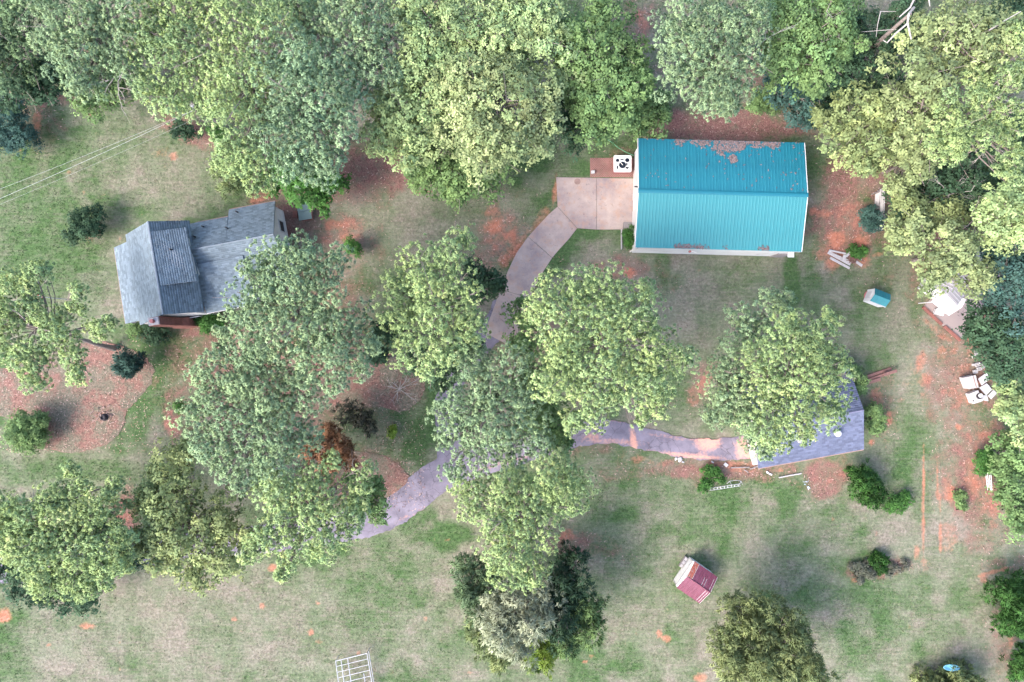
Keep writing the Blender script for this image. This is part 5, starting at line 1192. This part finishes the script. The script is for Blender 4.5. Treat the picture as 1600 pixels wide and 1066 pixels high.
 ('tallest blue-green pine against the south-east side of the farmhouse', 'pine', [(450, 440, 50), (500, 450, 48), (520, 500, 46), (460, 510, 54), (405, 470, 38), (400, 420, 26), (545, 545, 32), (500, 555, 40), (390, 520, 34), (470, 395, 24), (430, 400, 24), (530, 400, 18), (365, 495, 20), (345, 520, 12), (560, 575, 18), (430, 545, 32), (475, 588, 24), (525, 598, 18), (390, 560, 24), (580, 540, 16)], 14, 'pg', PINE, 'pine tree'),
 ('dense grey-green pine below the tallest pine, left of centre', 'pine', [(360, 600, 46), (410, 620, 50), (380, 680, 52), (325, 650, 36), (440, 680, 40), (312, 590, 20), (460, 630, 34), (345, 550, 16), (330, 700, 26), (420, 720, 36), (298, 640, 16), (375, 745, 22), (400, 578, 28), (448, 596, 24), (470, 690, 22), (345, 735, 16)], 13, 'pg', PINE, 'pine tree'),
 ('light green pine reaching the lower lawn left of the asphalt driveway', 'pine', [(450, 780, 44), (500, 790, 38), (480, 840, 36), (540, 800, 30), (440, 830, 32), (430, 760, 30), (565, 770, 18), (450, 880, 18), (440, 900, 9), (505, 850, 24), (570, 735, 14), (520, 720, 14), (545, 830, 18), (490, 745, 26), (408, 848, 24), (385, 868, 14)], 12, 'py', PINE, 'pine tree'),
 ('olive bushy tree at the lower left between two pines', 'leaf', [(260, 740, 34), (240, 790, 38), (290, 780, 36), (250, 840, 36), (300, 850, 40), (345, 820, 34), (350, 870, 30), (310, 895, 24), (265, 880, 24), (385, 838, 24), (285, 715, 20), (225, 845, 20)], 8, 'ol', BROAD, 'tree'),
 ('sparse pale pine at the lower left edge', 'sparse', [(60, 820, 34), (100, 785, 30), (145, 800, 28), (125, 760, 14), (108, 735, 10), (20, 800, 30), (60, 870, 36), (110, 860, 36), (160, 865, 30), (30, 850, 28), (95, 910, 28), (130, 925, 18), (170, 770, 14), (180, 755, 8), (0, 840, 34), (190, 840, 18), (-30, 800, 30), (75, 785, 24), (60, 905, 20), (150, 900, 22), (190, 880, 16)], 11, 'py', PINE, 'pine tree', None, 1.25),
 ('dark shrubby tree under the sparse pale pine at the lower left', 'leaf', [(40, 905, 24), (65, 930, 22), (130, 925, 24), (160, 895, 26), (110, 945, 16), (150, 830, 26), (190, 860, 18), (208, 872, 16), (8, 892, 16)], 4, 'dd', BROAD, 'tree'),
 ('yellow-green pine just left of the concrete driveway', 'pine', [(645, 430, 36), (695, 410, 38), (680, 460, 46), (625, 480, 32), (720, 460, 34), (670, 520, 42), (715, 520, 34), (640, 540, 28), (722, 375, 14), (740, 500, 24), (690, 560, 24), (618, 440, 16), (670, 580, 16)], 13, 'py', PINE, 'pine tree'),
 ('dark small tree touching the left edge of the concrete driveway', 'leaf', [(765, 435, 20), (750, 450, 16), (775, 445, 14), (740, 420, 16)], 5, 'dd', BROAD, 'tree'),
 ('dark tree under the yellow-green pine beside the centre bed', 'leaf', [(700, 570, 26), (660, 560, 26), (690, 595, 18), (730, 540, 22), (610, 520, 24), (590, 550, 16)], 7, 'dd', BROAD, 'tree'),
 ('roundest bright pine, right of centre below the teal roof', 'pine', [(890, 465, 42), (935, 460, 42), (980, 480, 42), (870, 510, 44), (930, 520, 54), (990, 540, 50), (1030, 560, 40), (880, 570, 44), (940, 590, 50), (1000, 600, 44), (860, 600, 26), (920, 640, 32), (1020, 630, 26), (1005, 655, 14), (1065, 560, 16), (1010, 455, 16), (900, 660, 16), (850, 480, 22)], 13, 'py', PINE, 'pine tree'),
 ('mottled green pine over the fork of the asphalt driveway', 'pine', [(740, 610, 40), (790, 590, 34), (770, 650, 48), (715, 650, 34), (820, 640, 38), (750, 705, 38), (800, 700, 30), (695, 640, 20), (810, 555, 22), (740, 565, 24), (840, 690, 22), (710, 735, 18), (690, 690, 10)], 12, 'pg', PINE, 'pine tree'),
 ('dark green tree between the mottled pine and the roundest bright pine', 'leaf', [(840, 600, 28), (850, 650, 28), (870, 680, 20), (815, 490, 20), (820, 540, 24), (880, 690, 14)], 7, 'dg', BROAD, 'tree'),
 ('palest bright pine hanging over the south side of the driveway fork', 'pine', [(790, 755, 38), (850, 745, 38), (885, 765, 34), (780, 795, 40), (840, 790, 44), (870, 720, 20), (790, 840, 44), (830, 850, 36), (800, 885, 34), (735, 765, 22), (740, 800, 20), (840, 890, 22), (900, 790, 18), (820, 905, 18)], 12, 'py', PINE, 'pine tree'),
 ('bright yellow pine over the west end of the garage', 'pine', [(1230, 520, 30), (1275, 525, 28), (1240, 570, 44), (1285, 590, 40), (1205, 600, 34), (1250, 630, 46), (1290, 640, 28), (1210, 660, 34), (1240, 500, 16), (1305, 570, 24), (1205, 690, 20), (1190, 560, 24), (1262, 680, 14), (1300, 500, 14)], 13, 'py', PINE, 'pine tree'),
 ('darker pine behind the bright yellow pine by the garage', 'pine', [(1160, 500, 22), (1215, 480, 24), (1150, 550, 34), (1185, 530, 34), (1130, 600, 30), (1160, 620, 36), (1130, 640, 24), (1165, 665, 22), (1195, 640, 26), (1220, 465, 14), (1110, 650, 10), (1188, 690, 18), (1182, 668, 18), (1196, 705, 12)], 9.5, 'pg', PINE, 'pine tree'),
 ('dark conifer at the right side of the evergreen clump on the lower lawn', 'cedar', [(880, 890, 24), (898, 915, 24), (870, 935, 26), (885, 955, 24), (870, 985, 24), (855, 960, 22), (895, 870, 14)], 6, 'dd', 'cedar_tree', 'cedar tree'),
 ('bright green cedar at the south-east rim of the evergreen clump', 'cedar', [(922, 945, 18), (915, 980, 22), (890, 1000, 20), (930, 965, 14), (905, 960, 16)], 5.8, 'dg', 'cedar_tree', 'cedar tree'),
 ('pale grey feathery cedar in the middle of the evergreen clump', 'cedar', [(800, 940, 38), (790, 980, 34), (830, 965, 32), (810, 1005, 24), (772, 960, 28), (842, 925, 26), (850, 955, 20)], 7, 'gy', 'cedar_tree', 'cedar tree'),
 ('grey-green cedar at the north-west side of the evergreen clump', 'cedar', [(735, 890, 22), (760, 915, 26), (730, 920, 18), (750, 950, 20), (780, 925, 20)], 5.5, 'pd', 'cedar_tree', 'cedar tree'),
 ('yellow-green shrub at the south-west foot of the evergreen clump', 'cedar', [(750, 985, 20), (770, 1010, 20), (780, 1030, 14), (755, 960, 14)], 3, 'ol', 'shrub', 'shrub'),
 ('yellow-lime shrub at the southern tip of the evergreen clump', 'cedar', [(845, 1018, 18), (835, 1030, 14), (858, 1022, 13)], 3, 'li', 'shrub', 'shrub'),
 ('olive cedar at the bottom edge right of the red shed', 'cedar', [(1150, 965, 32), (1185, 955, 30), (1170, 1005, 40), (1215, 990, 34), (1130, 1005, 24), (1240, 1030, 34), (1200, 1045, 40), (1265, 1045, 26), (1150, 1040, 30), (1235, 985, 20), (1275, 1060, 18)], 6, 'ol', 'cedar_tree', 'cedar tree'),
 ('rounded brown-tipped shrub mound at the bottom edge under the blue tub', 'cedar', [(1483, 1062, 30), (1455, 1070, 20), (1508, 1070, 20)], 1.0, 'ol', 'shrub', 'shrub'),
 ('rust-brown dead tree between the mulch beds', 'cedar', [(522, 685, 15), (505, 703, 16), (540, 700, 12), (528, 722, 15), (508, 728, 13), (484, 706, 14), (548, 716, 12), (515, 672, 10)], 4.0, 'ru', 'dead_tree', 'tree', None, .8),
 ('dusky purple-green shrub right of the grey-green pine', 'cedar', [(560, 650, 16), (578, 658, 13), (545, 642, 15)], 2.4, 'pu', 'shrub', 'shrub', None, .7),
 ('dark green tree beside the bare white sapling', 'leaf', [(575, 775, 24), (590, 800, 16), (560, 790, 20), (585, 755, 14), (550, 755, 14)], 6, 'dg', BROAD, 'tree'),
 # shrubs
 ('dark glossy shrub standing alone on the lawn above the farmhouse', 'bush', [(125, 345, 17), (142, 340, 16), (120, 362, 14), (135, 360, 13), (148, 355, 10), (116, 372, 8)], 2.0, 'dd', 'shrub', 'shrub', (136, 358)),
 ('round green shrub at the lower edge of the left mulch bed', 'bush', [(42, 672, 24), (30, 680, 18), (55, 665, 18), (45, 690, 18), (60, 680, 14), (35, 660, 16)], 1.8, 'dg', 'shrub', 'shrub'),
 ('small dark spruce in the left mulch bed', 'cedar', [(195, 565, 14), (203, 572, 14), (213, 568, 10), (192, 578, 9), (200, 583, 6)], 2.2, 'bt', 'spruce_tree', 'spruce'),
 ('dark shrub against the chimney gable of the farmhouse', 'bush', [(232, 520, 14), (245, 522, 12), (238, 530, 10)], 1.2, 'dd', 'shrub', 'shrub'),
 ('light green shrub at the farmhouse porch corner', 'bush', [(210, 516, 10), (218, 512, 8)], 1.0, 'dg', 'shrub', 'shrub'),
 ('green shrub along the white wall right of the chimney', 'bush', [(318, 503, 12), (332, 500, 12), (326, 512, 10), (342, 508, 8)], 1.2, 'db', 'shrub', 'shrub'),
 ('dark shrub at the lawn edge below the bright pine', 'bush', [(285, 200, 14), (295, 206, 11), (278, 206, 9)], 1.6, 'dd', 'shrub', 'shrub'),
 ('small bright shrub at the foot of the utility pole', 'bush', [(338, 205, 11), (345, 212, 8)], 1.2, 'db', 'shrub', 'shrub'),
 ('tiny bright green sapling at the edge of the grey-green pine', 'bush', [(281, 636, 8)], 1.0, 'db', 'shrub', 'sapling'),
 ('bright green shrub peeping out above the tallest pine', 'bush', [(550, 383, 12), (557, 390, 9)], 1.3, 'db', 'shrub', 'shrub'),
 ('tiny yellow sapling on the lawn right of the rust-brown tree', 'bush', [(612, 674, 6), (611, 680, 4)], .5, 'li', 'shrub', 'sapling'),
 ('bright green shrub between edging board and metal building', 'bush', [(984, 365, 9), (984, 376, 8)], .9, 'db', 'shrub', 'shrub'),
 ('blue-green shrub beside the pale rack', 'bush', [(1358, 342, 14), (1368, 345, 12), (1362, 335, 11), (1355, 350, 9)], 1.4, 'bt', 'shrub', 'shrub'),
 ('two-toned evergreen shrub south-east of the garage', 'cedar', [(1344, 744, 14), (1350, 757, 16), (1366, 773, 14), (1357, 778, 12), (1339, 737, 9)], 2.0, 'db', 'shrub', 'shrub'),
 ('low light green shrub right of the two-toned evergreen', 'bush', [(1402, 788, 12), (1415, 782, 10), (1392, 792, 9)], .7, 'db', 'shrub', 'shrub'),
 ('leafy green shrub at the east wall of the garage', 'bush', [(1365, 640, 12), (1370, 655, 13), (1362, 668, 11), (1375, 668, 9), (1358, 640, 8)], 1.3, 'dg', 'shrub', 'shrub'),
 ('dark shrub at the north-east corner of the garage roof', 'bush', [(1338, 590, 14), (1345, 605, 11), (1330, 578, 10)], 1.8, 'dg', 'shrub', 'shrub'),
 ('dark weedy shrub south of the asphalt driveway', 'bush', [(1109, 735, 8), (1114, 745, 7), (1104, 756, 7), (1120, 737, 5), (1126, 749, 6), (1099, 763, 6)], .8, 'db', 'shrub', 'shrub'),
 ('spiky bright shrub in the flower bed on the right lawn', 'cedar', [(1366, 880, 6), (1372, 873, 6), (1376, 889, 5), (1381, 876, 4)], .5, 'db', 'shrub', 'shrub'),
 ('purple flowering shrub left of the spiky bright shrub', 'bush', [(1352, 892, 8), (1360, 898, 7), (1345, 885, 5)], .4, 'pu', 'shrub', 'shrub'),
 ('low mixed flowers spread over the wide bed on the right lawn', 'bush', [(1333, 884, 6), (1342, 898, 6), (1360, 893, 6), (1355, 880, 5), (1392, 884, 6), (1402, 890, 5), (1414, 882, 5), (1388, 896, 5), (1345, 908, 4)], .25, 'pu', 'flowers', 'flowers', (1370, 890)),
 ('small green plant in the narrow wooden planter', 'bush', [(1502, 774, 7), (1500, 785, 5), (1504, 792, 5)], .6, 'dg', 'plant', 'plant'),
 ('green weeds behind the heap of white boards', 'bush', [(1332, 390, 8), (1342, 396, 7), (1350, 392, 6)], .5, 'db', 'weeds', 'weeds'),
]
for t_ in T:
    lab, kind, lobes, h, pal, name, cat = t_[:7]
    base = t_[7] if len(t_) > 7 else None; dens = t_[8] if len(t_) > 8 else 1.0
    tree(lab, kind, lobes, h, pal, name, cat, base, dens, trunk_r=(.34 if 'stout leaning' in lab else None))

# bare wood: snags, leafless shrub, dead limbs
def branchy(mb, p, d, L, r, depth, g, spread=.6, kids=3):
    p = Vector(p); d = Vector(d).normalized(); q = p; pts = [p]
    for k in range(3):
        d2 = (d + Vector(g.normal(0, .16, 3))).normalized(); q = q + d2 * (L / 3); pts.append(q); d = d2
    mb.tube(pts, [r, r * .85, r * .7, r * .5], 4 if depth else 3, caps=False)
    if depth > 0:
        for k in range(kids):
            nd = (d + Vector(g.normal(0, spread, 3))).normalized(); branchy(mb, pts[g.integers(1, 4)], nd, L * g.uniform(.5, .8), r * .55, depth - 1, g, spread, kids)
def leafless(px, py, h0, dirs, L, r, label, name, cat, depth=3, spread=.55, mm='deadwood', seed=1, kids=3):
    g = np.random.default_rng(seed); q = P(px, py, h0); root = tag(empty(name, (q.x, q.y, 0)), label, cat); mb = MB()
    for d in dirs: branchy(mb, q, d, L * g.uniform(.8, 1.15), r, depth, g, spread, kids)
    if h0 > .5: MB().tube([(q.x, q.y, -.1), (q.x + .1, q.y, h0 * .5), (q.x, q.y, h0 + .1)], [r * 2.2, r * 1.8, r], 7).build('trunk', M['bark'], root, True)
    mb.build('branches', M[mm], root, True)
leafless(624, 608, .1, [(math.cos(a_), math.sin(a_), .22) for a_ in [k * .7 + .2 for k in range(9)]], 1.25, .030, 'leafless silver shrub spreading over the centre mulch bed', 'bare_shrub', 'shrub', 3, .35, seed=3)
leafless(553, 752, 3.5, [(.5, .6, .8), (.8, .3, .9), (.2, .8, .7), (-.4, .3, .6)], 1.5, .05, 'bare white sapling beside the lower mulch bed', 'bare_tree', 'tree', 2, .4, seed=4)
leafless(190, 118, 7.0, [(-.8, -.5, .3), (.6, .4, .5), (-.3, -.8, .2), (.9, 0, .3)], 1.8, .05, 'bare silver-limbed tree between the two left-hand top pines', 'bare_tree', 'tree', 3, .5, seed=5)
leafless(620, 85, 8.0, [(.5, -.5, .6), (-.5, -.4, .6), (.2, .6, .7)], 1.6, .045, 'bare grey tree between the mid green pine and the pale oak', 'bare_tree', 'tree', 3, .5, seed=6)
leafless(1300, 40, 10.6, [(-.6, -.6, .3), (.5, -.8, .3), (-.9, .2, .4)], 1.7, .05, 'bare twiggy tree amid the mid green broadleaf tree at the top', 'bare_tree', 'tree', 2, .5, seed=8)
leafless(1480, 305, 6.5, [(.7, .4, .5), (-.6, .5, .5), (.2, -.8, .4), (.9, -.2, .3)], 1.6, .045, 'bare grey tree in the dark hollow under the leaning trunk', 'bare_tree', 'tree', 3, .5, seed=9)
for (px, py, h_, sd, lab) in ((1452, 196, 9.5, 21, 'bare silver limbs between the two golden oaks'), (1545, 225, 11, 22, 'bare forked limbs over the leaning trunk'), (1385, 155, 7.5, 23, 'bare twiggy crown in the dark tree under the snag'), (1520, 345, 8, 24, 'bare grey limbs between the dark hollow and the grey shed roof'),
                            (300, 135, 12, 25, 'silver limbs showing inside the bright yellow-green pine'), (720, 60, 11.5, 26, 'pale bare limbs inside the pale yellow oak'), (1185, 70, 11, 27, 'bare limbs between the grey-green pine and the tree with white twigs'), (55, 800, 9.5, 28, 'pale bare limbs inside the sparse pale pine at the lower left'), (575, 790, 5, 29, 'bare grey twigs above the dark green tree by the asphalt')):
    leafless(px, py, h_, [(-.8, -.4, .35), (.6, .5, .4), (.3, -.9, .3), (-.2, .9, .3)], 1.5, .04, lab, 'bare_tree', 'tree', 2, .5, seed=sd)
sg = tag(empty('snag', P(1425, 30)), 'bone-white forked snag at the top edge of the right-hand woods', 'snag')
b_ = P(1418, 25, 12)
for pts, r in (([(1432, -8, 12.5), (1422, 12, 12.6), (1405, 27, 12.3)], .09), ([(1428, 12, 12), (1420, 22, 12.6), (1418, 36, 12.6), (1424, 62, 12.2)], .11), ([(1419, 36, 12.6), (1400, 52, 12.3), (1386, 67, 12), (1380, 63, 12)], .075), ([(1450, -10, 12), (1453, 10, 12)], .08), ([(1400, 46, 10), (1372, 48, 10), (1345, 50, 9.8)], .035), ([(1376, 18, 10), (1371, 40, 10), (1369, 58, 9.8)], .04), ([(1376, 18, 10), (1400, 18, 10)], .03)):
    MB().tube([P(*p) for p in pts], [r * (1 - .5 * k / (len(pts) - 1)) for k in range(len(pts))], 6).build('branch', M['deadwood'], sg, True)
MB().tube([(b_.x, b_.y, -.1), (b_.x + .2, b_.y - .1, 6), (b_.x, b_.y, 12.4)], [.28, .22, .12], 8).build('trunk', M['bark'], sg, True)
dlr = tag(empty('dead_limb', P(1550, 160, 13)), 'bleached dead limbs lodged in the pine with the leaning trunk', 'dead limb')
for pts in ([(1545, 48, 13.5), (1565, 35, 13.8), (1595, 18, 14)], [(1550, 150, 13), (1575, 158, 13), (1600, 160, 13)], [(1548, 165, 13), (1565, 180, 13), (1590, 175, 13)], [(1575, 190, 13), (1565, 215, 12.8)], [(1560, 130, 13), (1562, 152, 13)], [(1505, 200, 13), (1530, 195, 13), (1560, 200, 13)]):
    MB().tube([P(*p) for p in pts], [.07, .05, .03][:len(pts)], 5).build('limb', M['deadwood'], dlr, True)
stp = tag(empty('stump', P(163, 652)), 'dark rotten stump ringed with rust-coloured chips in the left mulch bed', 'stump')
lathe([(.42, 0), (.3, .15), (.26, .4), (.2, .42), (.12, .3), (.001, .28)], 9, Matrix.Translation(P(164, 652))).build('body', M['black_rubber'], stp, True)
rt = MB()
for k in range(34):
    a_ = random.random() * 6.28; r0 = random.uniform(.2, 1.1); q = P(163, 648) + Vector((math.cos(a_) * r0, math.sin(a_) * r0, .08)); rt.tube([q, q + Vector((random.uniform(-.35, .35), random.uniform(-.35, .35), .05))], .04, 3)
rt.build('chips', M['copper'], stp, True)['kind'] = 'stuff'

# ------------------------------------------------------------------ grass: short blades wherever the lawn is green enough
def grass():
    n = 120000
    x = rng.uniform(-50.5, 50.5, n); y = rng.uniform(-34, 34, n)
    l, c, t = cover(x * 16 + 800, 533 - y * 16)
    px, py = x * 16 + 800, 533 - y * 16
    keep = (rng.random(n) < .25 + l * .9 - c - t * .8)
    keep &= ~((px > 865) & (px < 1262) & (py > 240) & (py < 405)) & ~((px > 170) & (px < 440) & (py > 330) & (py < 500))
    keep &= ~((py > 640) & (py < 730) & (px > 900) & (px < 1370)) & ~((px > 590) & (px < 900) & (py > 690) & (py < 830) & (np.abs((py - 800) + (px - 600) * .52) < 34))
    keep &= ~((px > 755) & (px < 905) & (py > 340) & (py < 560) & (np.abs((px - 805) + (py - 460) * .62) < 34)) & ~((px < 245) & (py > 530) & (py < 712)) & ~((px > 1435) & (py > 390) & (py < 540))
    x, y, l = x[keep], y[keep], l[keep]; n = len(x); z = relief(x, y)
    an = rng.uniform(0, 6.28, (n, 3)); L = rng.uniform(.05, .13, (n, 3)) * (.7 + .6 * l[:, None]); w = .022
    bx = x[:, None] + rng.normal(0, .05, (n, 3)); by = y[:, None] + rng.normal(0, .05, (n, 3)); zz = np.repeat(z[:, None], 3, 1)
    dx, dy = np.cos(an), np.sin(an)
    v0 = np.stack([bx - dy * w, by + dx * w, zz], -1); v1 = np.stack([bx + dy * w, by - dx * w, zz], -1); v2 = np.stack([bx + dx * L * .8, by + dy * L * .8, zz + L], -1)
    V = np.stack([v0, v1, v2], 2).reshape(-1, 3); F = np.arange(n * 9).reshape(-1, 3)
    gcol = np.array([.070, .130, .042]); dcol = np.array([.22, .195, .145]); f = np.clip(l * 1.3 + rng.normal(0, .3, n), 0, 1)[:, None]
    C = (gcol * f + dcol * (1 - f)) * rng.uniform(.8, 1.2, (n, 1)); C = np.repeat(C, 9, 0)
    o = link_mesh('grass', np_mesh('grass', V, F, C, M['grassblade'])); tag(o, 'short mown grass, green in places and dry in others', 'grass', kind='stuff')
grass()
def ground_straw():
    n = 90000; x = rng.uniform(-50.5, 50.5, n); y = rng.uniform(-34, 34, n); px, py = x * 16 + 800, 533 - y * 16
    _, c, t = cover(px, py); inbed = ((px < 245) & (py > 530) & (py < 708)) | ((px > 450) & (px < 665) & (py > 500) & (py < 800))
    k = (rng.random(n) < np.where(inbed, .75, t * .9)) & ~((px > 985) & (px < 1265) & (py > 215) & (py < 405)) & ~((px > 170) & (px < 440) & (py > 320) & (py < 500)) & ~((px > 1195) & (px < 1360) & (py > 620) & (py < 735))
    x, y = x[k][:26000], y[k][:26000]; z = np.where(inbed[k][:26000], .065, .012) + rng.random(len(x)) * .02
    an = rng.uniform(0, math.pi, len(x)); L = rng.uniform(.05, .16, len(x)); w = .012 + rng.random(len(x)) * .022; dx, dy = np.cos(an), np.sin(an)
    V = np.stack([np.stack([x - dx * L, y - dy * L, z], 1), np.stack([x - dy * w, y + dx * w, z + .006], 1), np.stack([x + dx * L, y + dy * L, z + .01], 1), np.stack([x + dy * w, y - dx * w, z], 1)], 1).reshape(-1, 3)
    tone = rng.random((len(x), 1)); C = np.repeat(np.where(tone > .62, np.array([[.48, .33, .29]]), np.where(tone < .3, np.array([[.06, .035, .03]]), np.array([[.26, .14, .12]]))), 4, 0)
    o = link_mesh('fallen_straw', np_mesh('fallen_straw', V, np.arange(len(V)).reshape(-1, 4), C, M['litter'])); tag(o, 'fallen pine straw and twigs littering the beds and bare ground', 'straw', kind='stuff')
ground_straw()
print('tris', sum(len(m.polygons) * 2 for m in bpy.data.meshes))
